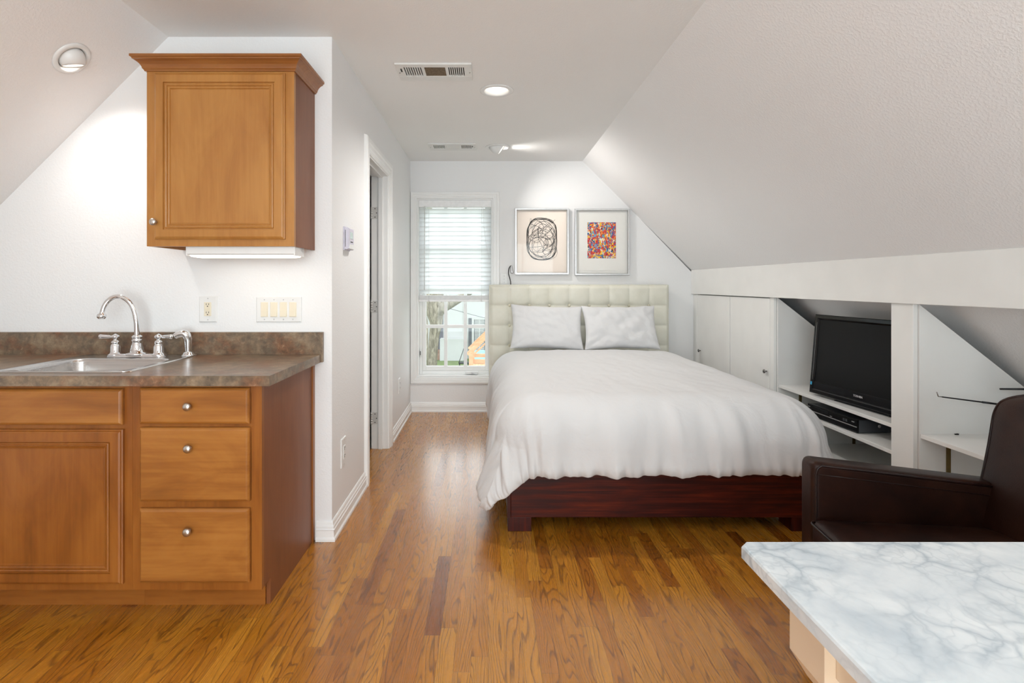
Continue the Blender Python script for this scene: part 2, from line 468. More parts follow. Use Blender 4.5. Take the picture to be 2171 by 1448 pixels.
class MB:
    def __init__(self):
        self.v, self.f, self.s = [], [], []
    def add(self, vs, fs, smooth=False):
        b = len(self.v)
        self.v += [tuple(p) for p in vs]
        self.f += [[b + i for i in f] for f in fs]
        self.s += [smooth] * len(fs)
        return self
    def box(self, x0, x1, y0, y1, z0, z1):
        vs = [(x, y, z) for x in (x0, x1) for y in (y0, y1) for z in (z0, z1)]
        return self.add(vs, [(0, 1, 3, 2), (4, 6, 7, 5), (0, 4, 5, 1), (2, 3, 7, 6), (0, 2, 6, 4), (1, 5, 7, 3)])
    def loops(self, lps, cap0=True, cap1=True, smooth=True, ring=False):
        n = len(lps[0]); vs = [p for l in lps for p in l]; fs = []
        m = len(lps)
        for i in range(m if ring else m - 1):
            j = (i + 1) % m
            for k in range(n):
                k2 = (k + 1) % n
                fs.append((i * n + k, i * n + k2, j * n + k2, j * n + k))
        self.add(vs, fs, smooth)
        b = len(self.v) - len(vs)
        if cap0 and not ring: self.f.append([b + k for k in range(n)]); self.s.append(False)
        if cap1 and not ring: self.f.append([b + (m - 1) * n + k for k in range(n)]); self.s.append(False)
        return self
    def grid(self, rows, smooth=True):
        n = len(rows[0]); vs = [p for r in rows for p in r]
        fs = [(i * n + k, i * n + k + 1, (i + 1) * n + k + 1, (i + 1) * n + k) for i in range(len(rows) - 1) for k in range(n - 1)]
        return self.add(vs, fs, smooth)
    def tube(self, path, r, seg=10, smooth=True, caps=True, squash=1.0):
        P = [Vector(p) for p in path]
        n = len(P)
        R = r if isinstance(r, (list, tuple)) else [r] * n
        T = []
        for i in range(n):
            a = P[max(i - 1, 0)]; b = P[min(i + 1, n - 1)]
            T.append((b - a).normalized())
        u = T[0].orthogonal().normalized()
        lps = []
        for i in range(n):
            u = (u - T[i] * u.dot(T[i]))
            if u.length < 1e-6: u = T[i].orthogonal()
            u.normalize()
            w = T[i].cross(u)
            lps.append([P[i] + (u * cos(2 * pi * k / seg) + w * sin(2 * pi * k / seg) * squash) * R[i] for k in range(seg)])
        return self.loops(lps, caps, caps, smooth)
    def lathe(self, prof, c=(0, 0, 0), axis=(0, 0, 1), seg=24, smooth=True, caps=True):
        A = Vector(axis).normalized(); u = A.orthogonal().normalized(); w = A.cross(u); C = Vector(c)
        lps = [[C + A * h + (u * cos(2 * pi * k / seg) + w * sin(2 * pi * k / seg)) * max(r, 1e-4) for k in range(seg)] for r, h in prof]
        return self.loops(lps, caps, caps, smooth)
    def prism(self, poly, axis, a, b):
        def mk(p, t):
            if axis == 'x': return (t, p[0], p[1])
            if axis == 'y': return (p[0], t, p[1])
            return (p[0], p[1], t)
        return self.loops([[mk(p, a) for p in poly], [mk(p, b) for p in poly]], True, True, False)
    def sweep(self, path, n, prof, closed=False):
        """mitred moulding: prof (a, b), a across the path in its plane, b along n"""
        P = [Vector(p) for p in path]; N = Vector(n).normalized(); m = len(P)
        lps = []
        for i in range(m):
            segs = []
            if closed or i > 0: segs.append((P[i] - P[i - 1]).normalized())
            if closed or i < m - 1: segs.append((P[(i + 1) % m] - P[i]).normalized())
            ss = [N.cross(d) for d in segs]
            mv = ss[0] if len(ss) == 1 else (ss[0] + ss[1]) / (1 + ss[0].dot(ss[1]))
            lps.append([P[i] + mv * a + N * b for a, b in prof])
        return self.loops(lps, True, True, False, ring=closed)
    def panel(self, o, u, v, n, w, h, prof, back=True):
        """stepped rectangular panel: prof (inset, height) from the rim inward"""
        o, u, v, n = Vector(o), Vector(u), Vector(v), Vector(n)
        lps = []
        for i, d in prof:
            lps.append([o + u * x + v * y + n * d for x, y in ((i, i), (w - i, i), (w - i, h - i), (i, h - i))])
        return self.loops(lps, back, True, False)
    def build(self, name, mat, parent=None, world=True, bev=0.0, sub=0, seg=2, origin=None, extra=None):
        me = bpy.data.meshes.new(name)
        off = Vector((0, 0, 0))
        if parent is not None and world: off = wl(parent)
        if parent is None:
            if origin is None:
                xs, ys, zs = zip(*self.v)
                off = Vector(((min(xs) + max(xs)) / 2, (min(ys) + max(ys)) / 2, min(zs)))
            else:
                off = Vector(origin)
        me.from_pydata([tuple(Vector(p) - off) for p in self.v], [], self.f)
        bm = bmesh.new(); bm.from_mesh(me)
        bmesh.ops.recalc_face_normals(bm, faces=bm.faces)
        bm.to_mesh(me); bm.free()
        me.polygons.foreach_set('use_smooth', self.s)
        me.materials.append(M[mat])
        for x in (extra or []): me.materials.append(M[x])
        o = bpy.data.objects.new(name, me)
        COL.objects.link(o)
        if parent is not None: o.parent = parent
        else: o.location = off
        if bev:
            b = o.modifiers.new('edge', 'BEVEL'); b.width = bev; b.segments = seg; b.limit_method = 'ANGLE'; b.angle_limit = radians(35)
        if sub:
            s = o.modifiers.new('sub', 'SUBSURF'); s.levels = sub; s.render_levels = sub
        return o

def thing(name, label, cat, loc=(0, 0, 0), rotz=0.0, group=None, rot=None):
    o = bpy.data.objects.new(name, None)
    COL.objects.link(o)
    o.location = loc
    o.rotation_euler = rot if rot else (0, 0, rotz)
    o.empty_display_size = 0.1
    return tag(o, label, cat, group)
def tag(o, label, cat, group=None):
    o['label'] = label; o['category'] = cat
    if group: o['group'] = group
    return o
def struct(o):
    o['kind'] = 'structure'
    return o
def structs(name, loc=(0, 0, 0)):
    o = bpy.data.objects.new(name, None); COL.objects.link(o); o.location = loc; o.empty_display_size = 0.1
    return struct(o)
def cut(o, cutters):
    """take the cutters out of o and bake the result"""
    tmp = []
    for mb in cutters:
        c = mb.build('cutter', 'wall_paint', None, origin=(0, 0, 0))
        tmp.append(c)
        md = o.modifiers.new('cut', 'BOOLEAN'); md.operation = 'DIFFERENCE'; md.object = c; md.solver = 'EXACT'
    dg = bpy.context.evaluated_depsgraph_get(); dg.update()
    me = bpy.data.meshes.new_from_object(o.evaluated_get(dg))
    o.modifiers.clear(); o.data = me
    for c in tmp:
        d = c.data; bpy.data.objects.remove(c); bpy.data.meshes.remove(d)
    return o
def cyl(c, axis, r, h0, h1, seg=40):
    return MB().lathe([(r, h0), (r, h1)], c, axis, seg, smooth=False)
def rrect(x0, x1, y0, y1, r, z, k=6):
    pts = []
    for cx, cy, a0 in ((x1 - r, y1 - r, 0), (x0 + r, y1 - r, 90), (x0 + r, y0 + r, 180), (x1 - r, y0 + r, 270)):
        for i in range(k + 1):
            a = radians(a0 + 90 * i / k)
            pts.append((cx + r * cos(a), cy + r * sin(a), z))
    return pts
def text_mesh(name, s, size, mat, parent, loc, rot, extrude=0.0004):
    cu = bpy.data.curves.new(name, 'FONT'); cu.body = s; cu.size = size; cu.extrude = extrude; cu.align_x = 'CENTER'; cu.align_y = 'CENTER'
    t = bpy.data.objects.new('lettering', cu); COL.objects.link(t)
    dg = bpy.context.evaluated_depsgraph_get(); dg.update()
    me = bpy.data.meshes.new_from_object(t.evaluated_get(dg))
    bpy.data.objects.remove(t); bpy.data.curves.remove(cu)
    me.materials.clear(); me.materials.append(M[mat])
    o = bpy.data.objects.new(name, me); COL.objects.link(o); o.parent = parent; o.location = loc; o.rotation_euler = rot
    return o
def catmull(P, k=8):
    P = [Vector(p) for p in P]; Q = [P[0] * 2 - P[1]] + P + [P[-1] * 2 - P[-2]]; out = []
    for i in range(1, len(Q) - 2):
        a, b, c, d = Q[i - 1], Q[i], Q[i + 1], Q[i + 2]
        for j in range(k):
            t = j / k
            out.append(0.5 * ((2 * b) + (c - a) * t + (2 * a - 5 * b + 4 * c - d) * t * t + (3 * b - a - 3 * c + d) * t ** 3))
    out.append(P[-1])
    return out

# ------------------------------------------------------------------ room shell
LX = -0.767        # face of the left hall wall
KY = 2.605         # face of the kitchen wall
BY = 5.23          # face of the far wall
CZ = 2.47          # flat ceiling
FRY = -1.6         # wall behind the camera
LK, RK = -2.75, 2.80   # low knee walls under the two slopes
RL, RR = -1.57, 0.93   # where the flat ceiling meets the slopes
Y0, Y1 = FRY - 0.15, BY + 0.15

fl = MB().box(-0.90, RK + 0.1, Y0, Y1, -0.12, 0)
fl.box(LK - 0.1, -0.90, Y0, 2.70, -0.12, 0)
struct(fl.build('floor', 'oak_floor', origin=(0, 0, 0)))
struct(MB().box(-2.6, -0.90, 2.70, Y1, -0.12, 0.002).build('floor_bathroom', 'bath_tile', origin=(0, 0, 0)))

ceil = MB().box(RL, RR, Y0, Y1, CZ, CZ + 0.14).build('ceiling', 'ceiling_paint', origin=(0, 0, 0))
CANS = [(0.053, 3.326), (-0.30, 1.25), (-0.30, -0.45)]  # only the first is seen; the other two are added for fill
EYE = (0.083, 4.69)
cut(ceil, [cyl((x, y, CZ), (0, 0, 1), 0.079, -0.05, 0.125) for x, y in CANS] + [cyl((*EYE, CZ), (0, 0, 1), 0.079, -0.05, 0.125)])
struct(ceil)
d = 0.14
zl = CZ + (LK - RL)
sl = MB().prism([(RL, CZ), (LK, zl), (LK, zl + 2 * d), (RL, CZ + d)], 'y', Y0, Y1).build('ceiling_left', 'slope_paint', origin=(0, 0, 0))
# swivel lamp in the left slope
SLN = Vector((1, 0, -1)).normalized()      # into the room
SLP = Vector((-1.805, 2.30, CZ + (-1.805 - RL)))
cut(sl, [cyl(SLP, -SLN, 0.060, -0.05, 0.085)])
struct(sl)
zr = CZ - (RK - RR) - 0.04
sr = MB().prism([(RR, CZ), (2.03, CZ - 1.10), (2.03, CZ - 1.14), (RK, zr), (RK, zr + 0.25), (RR, CZ + d)], 'y', Y0, Y1)
struct(sr.build('ceiling_right', 'slope_paint', origin=(0, 0, 0)))

struct(MB().box(LK - 0.1, LK, Y0, Y1, 0, zl + 0.2).build('wall_left_knee', 'wall_paint', origin=(0, 0, 0)))
struct(MB().box(RK, RK + 0.1, Y0, Y1, 0, zr + 0.2).build('wall_right_knee', 'wall_paint', origin=(0, 0, 0)))
gable = [(LK, 0), (RK, 0), (RK, zr + 0.03), (2.03, CZ - 1.12), (RR, CZ + 0.02), (RL, CZ + 0.02), (LK, zl + 0.02)]
# far wall with the window opening
WX0, WX1, WZ0, WZ1 = -0.700, 0.046, 0.341, 2.102
wb = MB().prism(gable, 'y', BY, Y1).build('wall_back', 'wall_paint', origin=(0, 0, 0))
cut(wb, [MB().box(WX0, WX1, BY - 0.1, Y1 + 0.1, WZ0, WZ1)])
struct(wb)
# wall behind the camera with an unseen glazed opening added to let in light
VX0, VX1, VZ0, VZ1 = -1.35, 1.55, 0.06, 2.26
wf = MB().prism(gable, 'y', Y0, FRY).build('wall_front', 'wall_paint', origin=(0, 0, 0))
cut(wf, [MB().box(VX0, VX1, Y0 - 0.1, FRY + 0.1, VZ0, VZ1)])
struct(wf)
# kitchen wall and hall wall
struct(MB().prism([(LK, 0), (LX - 0.12, 0), (LX - 0.12, CZ), (RL, CZ), (LK, zl)], 'y', KY, KY + 0.12).build('wall_kitchen', 'wall_paint', origin=(0, 0, 0)))
DY0, DY1, DZ = 3.37, 4.07, 2.10
w = MB().prism([(KY, 0), (DY0, 0), (DY0, DZ), (DY1, DZ), (DY1, 0), (BY, 0), (BY, CZ), (KY, CZ)], 'x', LX - 0.12, LX)
struct(w.build('wall_left', 'wall_paint', origin=(0, 0, 0)))
# bathroom behind the open door
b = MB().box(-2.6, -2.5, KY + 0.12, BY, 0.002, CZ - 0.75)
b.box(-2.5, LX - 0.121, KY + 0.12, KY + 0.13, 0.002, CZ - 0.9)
struct(b.build('wall_bathroom', 'bathroom_unlit', origin=(0, 0, 0)))

# ------------------------------------------------------------------ mouldings
BASE = [(0.0, 0.0), (0.020, 0.0), (0.020, 0.012), (0.014, 0.020), (0.013, 0.052), (0.017, 0.056), (0.013, 0.062), (0.013, 0.072), (0.009, 0.078), (0.007, 0.090), (0.003, 0.096), (0.0, 0.096)]
struct(MB().sweep([(-0.842, KY, 0), (LX, KY, 0), (LX, DY0 - 0.082, 0)], (0, 0, 1), [(-a, b) for a, b in BASE]).build('baseboard_left', 'trim_paint', origin=(0, 0, 0)))
struct(MB().sweep([(LX, DY1 + 0.142, 0), (LX, BY, 0), (1.98, BY, 0)], (0, 0, 1), [(-a, b) for a, b in BASE]).build('baseboard_back', 'trim_paint', origin=(0, 0, 0)))
CAS = [(0.0, 0.0), (0.0, 0.010), (0.006, 0.014), (0.022, 0.014), (0.026, 0.018), (0.044, 0.018), (0.050, 0.023), (0.072, 0.023), (0.078, 0.018), (0.082, 0.0)]
# the eave boxing: deep fascia board and the post under it
BX = 2.0
struct(MB().box(BX, BX + 0.035, Y0 + 0.16, BY, 1.162, 1.394).build('trim_1', 'cabinet_white', bev=0.003))
struct(MB().box(BX + 0.018, BX + 0.040, 2.520, 2.658, 0, 1.162).build('trim_2', 'cabinet_white', bev=0.002))

# ------------------------------------------------------------------ door to the bathroom
d1 = structs('door_1', (LX - 0.12, DY1, 0))
j = MB()
j.box(LX - 0.125, LX + 0.002, DY1 - 0.022, DY1 - 0.0005, 0, DZ - 0.0005).box(LX - 0.125, LX + 0.002, DY0 + 0.0005, DY0 + 0.022, 0, DZ - 0.0005)
j.box(LX - 0.125, LX + 0.002, DY0 + 0.022, DY1 - 0.022, DZ - 0.022, DZ - 0.0005)
j.box(LX - 0.070, LX - 0.036, DY1 - 0.034, DY1 - 0.022, 0, DZ - 0.022).box(LX - 0.070, LX - 0.036, DY0 + 0.022, DY0 + 0.034, 0, DZ - 0.022)
j.box(LX - 0.070, LX - 0.036, DY0 + 0.034, DY1 - 0.034, DZ - 0.034, DZ - 0.022)
j.build('jamb', 'trim_paint', d1, bev=0.002)
CASD = [(a * 1.22, b) for a, b in CAS]
MB().sweep([(LX, DY0 + 0.012, 0), (LX, DY0 + 0.012, DZ - 0.012), (LX, DY1 - 0.012, DZ - 0.012), (LX, DY1 - 0.012, 0)], (1, 0, 0), [(a, b) for a, b in CASD]).build('casing', 'trim_paint', d1)
hx = LX - 0.131
leaf = MB()
leaf.box(hx - 0.69, hx - 0.030, DY1 - 0.050, DY1 - 0.014, 0.012, DZ - 0.03)
lf = leaf.build('door_leaf', 'cabinet_white', d1, bev=0.002)
for hz in (1.80, 1.085, 0.235):
    h = MB().box(LX - 0.113, LX - 0.078, DY1 - 0.0245, DY1 - 0.0215, hz - 0.045, hz + 0.045)
    for k in range(5):
        h.lathe([(0.0065, -0.0085), (0.0065, 0.0085)], (LX - 0.121, DY1 - 0.030, hz - 0.036 + k * 0.018), seg=12)
    hg = h.build('hinge', 'hinge_paint', d1)
    for sy, sx in ((0.032, 0.0), (0.0, 0.012), (-0.032, 0.0)):
        MB().lathe([(0.004, 0), (0.004, 0.0012)], (LX - 0.096 + sx, DY1 - 0.0245, hz + sy), (0, -1, 0), 10).build('screw', 'slot_dark', hg)

# ------------------------------------------------------------------ far window
def window_unit(name, x0, x1, z0, z1, yface, s, ncol, nrow, detail):
    """s = -1: room lies towards -Y of the wall face"""
    wd = structs(name, ((x0 + x1) / 2, yface, z0))
    Y = lambda t: yface - s * t      # t > 0 goes outward
    def bx(mb, a, b, t0, t1, c, d_):
        y0_, y1_ = sorted((Y(t0), Y(t1))); return mb.box(a, b, y0_, y1_, c, d_)
    cpath = [(x0 - 0.001, yface, z0), (x1 + 0.001, yface, z0), (x1 + 0.001, yface, z1), (x0 - 0.001, yface, z1)]
    pr = [(-a * 0.80 if s < 0 else a * 0.80, b) for a, b in CAS]
    # outward across depends on the winding: flip for the wall facing -Y
    mb = MB().sweep(cpath, (0, s, 0), [(a, b) for a, b in pr], closed=True)
    mb.build('casing', 'trim_paint', wd)
    jm = MB()
    bx(jm, x0 + 0.0005, x0 + 0.014, 0, 0.149, z0, z1); bx(jm, x1 - 0.014, x1 - 0.0005, 0, 0.149, z0, z1)
    bx(jm, x0 + 0.014, x1 - 0.014, 0, 0.149, z0 + 0.0005, z0 + 0.016); bx(jm, x0 + 0.014, x1 - 0.014, 0, 0.149, z1 - 0.014, z1 - 0.0005)
    jm.build('jamb', 'trim_paint', wd)
    a, b_, c, d_ = x0 + 0.014, x1 - 0.014, z0 + 0.016, z1 - 0.014
    fw = 0.028
    sm = MB(); t0, t1 = 0.075, 0.125
    bx(sm, a, a + fw, t0, t1, c, d_); bx(sm, b_ - fw, b_, t0, t1, c, d_); bx(sm, a + fw, b_ - fw, t0, t1, c, c + 0.035); bx(sm, a + fw, b_ - fw, t0, t1, d_ - fw, d_)
    a2, b2, c2, d2 = a + fw, b_ - fw, c + 0.035, d_ - fw
    sw = 0.036
    bx(sm, a2, a2 + sw, t0 + 0.012, t1 - 0.005, c2, d2); bx(sm, b2 - sw, b2, t0 + 0.012, t1 - 0.005, c2, d2)
    bx(sm, a2 + sw, b2 - sw, t0 + 0.012, t1 - 0.005, c2, c2 + 0.045); bx(sm, a2 + sw, b2 - sw, t0 + 0.012, t1 - 0.005, d2 - sw, d2)
    sm.build('sash', 'trim_paint', wd, bev=0.003)
    a3, b3, c3, d3 = a2 + sw, b2 - sw, c2 + 0.045, d2 - sw
    mu = MB()
    for i in range(1, ncol):
        x = a3 + (b3 - a3) * i / ncol; bx(mu, x - 0.0165, x + 0.0165, t0 + 0.014, t1 - 0.010, c3, d3)
    for i in range(1, nrow):
        z = c3 + (d3 - c3) * i / nrow
        for kk in range(ncol):
            xa = a3 + (b3 - a3) * kk / ncol + (0.0165 if kk else 0); xb = a3 + (b3 - a3) * (kk + 1) / ncol - (0.0165 if kk < ncol - 1 else 0)
            bx(mu, xa, xb, t0 + 0.016, t1 - 0.012, z - 0.0165, z + 0.0165)
    mu.build('muntins', 'trim_paint', wd)
    g = MB(); bx(g, a3 - 0.004, b3 + 0.004, 0.1045, 0.1075, c3 - 0.004, d3 + 0.004)
    g.build('pane', 'window_glass', wd)
    if detail:
        cr = MB()
        cx, cz = -0.155, c + 0.020
        bx(cr, cx - 0.075, cx + 0.055, 0.045, 0.075, cz - 0.014, cz + 0.010)
        cr.build('crank_housing', 'white_plastic', wd, bev=0.004)
        MB().tube([(cx - 0.01, Y(0.045), cz), (cx - 0.01, Y(0.035), cz), (cx + 0.03, Y(0.030), cz - 0.014), (cx + 0.045, Y(0.022), cz - 0.012)], 0.0045, 8).build('crank_handle', 'silver_plastic', wd)
        la = MB(); bx(la, a + 0.004, a + 0.022, 0.060, 0.076, 0.53, 0.61); ll = la.build('latch', 'white_plastic', wd, bev=0.003)
        lb = MB(); bx(lb, a + 0.007, a + 0.013, 0.057, 0.061, 0.55, 0.59); lb.build('latch_slot', 'slot_dark', ll)
    return wd
window_unit('window_1', WX0, WX1, WZ0, WZ1, BY, -1, 3, 4, True)
window_unit('added_rear_window', VX0, VX1, VZ0, VZ1, FRY, 1, 4, 2, False)  # unseen glazing added behind the camera for the fill light

# ------------------------------------------------------------------ blind
bl = thing('window_blind', 'white horizontal slat blind lowered over the upper part of the window', 'window blind', ((WX0 + WX1) / 2, BY, WZ1))
x0, x1 = WX0 + 0.018, WX1 - 0.018
MB().box(x0, x1, BY + 0.004, BY + 0.060, 2.035, 2.084).build('headrail', 'blind_rail', bl)
MB().panel((WX0 + 0.0155, BY + 0.004, 2.016), (1, 0, 0), (0, 0, 1), (0, -1, 0), WX1 - WX0 - 0.031, 0.070, [(0, 0), (0, 0.007), (0.004, 0.010)]).build('valance', 'blind_rail', bl)
s = MB(); zc = 1.985; yb = BY + 0.033; th = radians(-58)
while zc > 1.165:
    rows = []
    for q, cc in ((-1, 0), (-0.5, 0.0022), (0, 0.003), (0.5, 0.0022), (1, 0)):
        yy = yb + q * 0.0255 * cos(th) - cc * sin(th); zz = zc + q * 0.0255 * sin(th) + cc * cos(th)
        rows.append([(x0, yy, zz), (x1, yy, zz)])
    back = [[(p[0], p[1] + 0.0022 * sin(th), p[2] - 0.0022 * cos(th)) for p in r] for r in reversed(rows)]
    allr = rows + back
    s.loops([[r[0] for r in allr], [r[1] for r in allr]], True, True, False)
    zc -= 0.0445
s.build('slats', 'blind_slat', bl)
st = MB()
for k in range(9): st.box(x0, x1, yb - 0.025 + 0.002 * (k % 2), yb + 0.025, 1.107 + k * 0.0044, 1.1105 + k * 0.0044)
st.build('gathered_slats', 'blind_rail', bl)
MB().box(x0 - 0.003, x1 + 0.003, yb - 0.027, yb + 0.027, 1.084, 1.106).build('bottom_rail', 'blind_rail', bl, bev=0.003)
for lx in (-0.585, -0.065):
    l = MB()
    for yy in (yb - 0.030, yb + 0.030): l.tube([(lx, yy, 2.03), (lx, yy, 1.09)], 0.0013, 6)
    l.build('ladder_cord', 'white_plastic', bl)
    MB().lathe([(0.006, 0), (0.008, 0.004), (0.005, 0.012)], (lx, yb - 0.028, 1.092), (0, -1, 0), 10).build('cord_plug', 'white_plastic', bl)
MB().tube([(-0.625, BY + 0.001 - 0.008, 2.025), (-0.627, BY - 0.012, 1.20)], 0.0045, 8).build('tilt_wand', 'white_plastic', bl)
MB().tube(catmull([(-0.050, BY - 0.008, 2.02), (-0.035, BY - 0.011, 1.75), (0.012, BY - 0.012, 1.50)], 6), 0.0013, 6).build('pull_cord', 'white_plastic', bl)
MB().tube(catmull([(-0.175, yb - 0.032, 1.125), (-0.20, yb - 0.036, 1.10), (-0.235, yb - 0.034, 1.088)], 6), 0.0013, 6).build('pull_cord', 'white_plastic', bl)

# ------------------------------------------------------------------ ceiling lamps and vents
def spot(name, parent, loc, direction, watts, angle, col=(1.0, 0.965, 0.925), radius=0.05, blend=0.9):
    l = bpy.data.lights.new(name, 'SPOT'); l.energy = watts; l.color = col; l.spot_size = radians(angle); l.spot_blend = blend; l.shadow_soft_size = radius
    o = bpy.data.objects.new(name, l); COL.objects.link(o); o.parent = parent; o.location = loc
    o.rotation_euler = Vector(direction).to_track_quat('-Z', 'Y').to_euler()
    return o
def can_light(x, y, label, watts):
    t = thing('can_light', label, 'ceiling light', (x, y, CZ))
    m = MB().lathe([(0.078, 0.0), (0.106, -0.0005), (0.106, -0.003), (0.098, -0.006), (0.082, -0.007), (0.076, -0.003), (0.074, 0.02), (0.066, 0.085), (0.066, 0.088), (0.077, 0.02)], (x, y, CZ), (0, 0, 1), 40, caps=False)
    m.build('trim_ring', 'white_plastic', t)
    MB().lathe([(0.004, -0.006), (0.028, 0.0), (0.046, 0.012), (0.052, 0.03), (0.052, 0.045)], (x, y, CZ + 0.062), (0, 0, 1), 32).build('bulb', 'bulb_glow', t)
    spot('lamp_light', t, (0, 0, -0.02), (0, 0, -1), watts, 150)
    return t
can_light(*CANS[0], 'round white ceiling can light, lit, between the two ceiling vents', CAN_W)
for x, y in CANS[1:]:
    can_light(x, y, 'added fill can light, unseen in the ceiling behind the camera', CAN_FILL_W)['group'] = 'added fill cans out of view'
def eyeball(pos, inward, aim, label, watts, rr):
    pos = Vector(pos); A = Vector(inward).normalized(); D = Vector(aim).normalized()
    t = thing('eyeball_light', label, 'ceiling light', pos)
    MB().lathe([(rr * 0.76, 0.0), (rr, 0.0005), (rr, 0.004), (rr * 0.9, 0.009), (rr * 0.78, 0.010), (rr * 0.72, 0.004), (rr * 0.70, -0.03)], pos, A, 40, caps=False).build('trim_ring', 'white_plastic', t)
    c = pos - A * (rr * 0.08)
    R = rr * 0.66
    prof = [(R * sin(radians(a)), R * cos(radians(a))) for a in range(48, 181, 8)]
    prof = [(R * 0.70, R * 0.40), (R * 0.70, R * 0.62)] + prof
    MB().lathe(prof, c, D, 36, caps=False).build('ball', 'white_plastic', t)
    MB().lathe([(0.002, R * 0.46), (R * 0.40, R * 0.43), (R * 0.66, R * 0.36), (R * 0.66, R * 0.30)], c, D, 28).build('bulb', 'bulb_glow', t)
    spot('lamp_light', t, c + D * R * 0.75 - pos, D, watts, 125, radius=0.05, blend=1.0)
    return t
eyeball((*EYE, CZ), (0, 0, -1), (0.82, 0.02, -0.60), 'white swivel eyeball ceiling lamp near the far wall, aimed at the pictures', EYE_F_W, 0.108)
eyeball(SLP, SLN, (0.12, 0.30, -1.0), 'white swivel eyeball lamp in the sloping ceiling left of the wall cabinet', EYE_K_W, 0.080)

def vent(x0, x1, y0, y1, label, filt, lever_left):
    t = thing('ceiling_vent', label, 'air vent', ((x0 + x1) / 2, (y0 + y1) / 2, CZ))
    Wd, Dp = x1 - x0, y1 - y0
    def R(mb, a, b, c, d, z0, z1): return mb.box(x0 + a * Wd, x0 + b * Wd, y0 + c * Dp, y0 + d * Dp, CZ - z1, CZ - z0)
    f = MB()
    za, zb = 0.006, 0.011
    R(f, 0, 1, 0, 0.18, 0, zb); R(f, 0, 1, 0.72, 1.0, 0, zb)
    for a, b in ((0, 0.095), (0.34, 0.375), (0.65, 0.685), (0.905, 1)): R(f, a, b, 0.18, 0.72, 0, zb)
    f.build('frame', 'vent_paint', t, bev=0.002)
    b_ = MB(); R(b_, 0.02, 0.98, 0.1, 0.8, 0.0005, 0.002); b_.build('backing', 'vent_dark', t)
    for g0, g1, sg in ((0.095, 0.34, 1), (0.685, 0.905, -1)):
        lv = MB(); n = 8
        for k in range(n + 1):
            xx = x0 + Wd * (g0 + (g1 - g0) * k / n)
            lv.prism([(xx - 0.0025, CZ - 0.010), (xx + 0.0025, CZ - 0.010), (xx + 0.0025 + sg * 0.002, CZ - 0.005), (xx - 0.0025 + sg * 0.002, CZ - 0.005)], 'y', y0 + 0.18 * Dp, y0 + 0.72 * Dp)
        lv.build('louvres', 'vent_paint', t)
    c_ = MB()
    if filt:
        R(c_, 0.375, 0.65, 0.18, 0.72, 0.003, 0.006)
        for k in range(12):
            yy = y0 + Dp * (0.2 + 0.5 * k / 11); c_.box(x0 + 0.375 * Wd, x0 + 0.65 * Wd, yy - 0.0016, yy + 0.0016, CZ - 0.009, CZ - 0.006)
        c_.build('filter_grille', 'vent_filter', t)
    else:
        R(c_, 0.375, 0.65, 0.18, 0.72, 0.002, 0.009)
        c_.build('blank_panel', 'vent_paint', t)
    lx = x0 + Wd * (0.066 if lever_left else 0.925)
    MB().box(lx - 0.004, lx + 0.004, y0 + 0.25 * Dp, y0 + 0.42 * Dp, CZ - 0.014, CZ - 0.009).build('lever', 'slot_dark', t)
    for sx in (0.03, 0.97):
        MB().lathe([(0.004, 0), (0.003, 0.002)], (x0 + sx * Wd, (y0 + y1) / 2, CZ - 0.011), (0, 0, -1), 10).build('screw', 'dark_nickel', t)
vent(-0.515, -0.092, 2.905, 3.135, 'white ceiling vent with a brown filter square in its middle', True, True)
vent(-0.519, -0.106, 4.555, 4.775, 'white ceiling vent with a plain white middle, near the far wall', False, False)

# ------------------------------------------------------------------ kitchen: wall cabinet
UX0, UX1, UY, UZ0, UZ1 = -1.497, -0.851, 2.327, 1.422, 2.20
uc = thing('wall_cabinet', 'brown maple wall cabinet with crown moulding hanging above the worktop', 'kitchen cabinet', ((UX0 + UX1) / 2, KY, UZ0))
m = MB()
m.box(UX0, UX0 + 0.016, UY + 0.019, KY, UZ0 + 0.0, UZ1).box(UX0 + 0.016, UX1 - 0.016, UY + 0.019, KY, UZ0 + 0.022, UZ0 + 0.036)
m.box(UX0 + 0.016, UX1 - 0.016, UY + 0.019, KY, UZ1 - 0.016, UZ1).box(UX0 + 0.016, UX1 - 0.016, KY - 0.008, KY, UZ0 + 0.036, UZ1 - 0.016)
m.build('carcass', 'maple_level', uc)
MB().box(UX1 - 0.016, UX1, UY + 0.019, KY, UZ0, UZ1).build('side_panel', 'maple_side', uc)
m = MB().box(UX0, UX0 + 0.046, UY, UY + 0.019, UZ0, UZ1).box(UX1 - 0.046, UX1, UY, UY + 0.019, UZ0, UZ1)
m.box(UX0 + 0.046, UX1 - 0.046, UY, UY + 0.019, UZ0, UZ0 + 0.046).box(UX0 + 0.046, UX1 - 0.046, UY, UY + 0.019, UZ1 - 0.046, UZ1)
m.build('face_frame', 'maple_upright', uc)
CROWN = [(0.0, 0.0), (0.006, 0.0), (0.009, 0.006), (0.013, 0.010), (0.014, 0.016), (0.019, 0.026), (0.028, 0.036), (0.036, 0.041), (0.040, 0.042), (0.041, 0.047), (0.047, 0.050), (0.047, 0.060), (0.0, 0.060)]
MB().sweep([(UX0, KY, UZ1 - 0.012), (UX0, UY, UZ1 - 0.012), (UX1, UY, UZ1 - 0.012), (UX1, KY, UZ1 - 0.012)], (0, 0, 1), [(-a, b) for a, b in CROWN]).build('crown_moulding', 'crown_wood', uc)
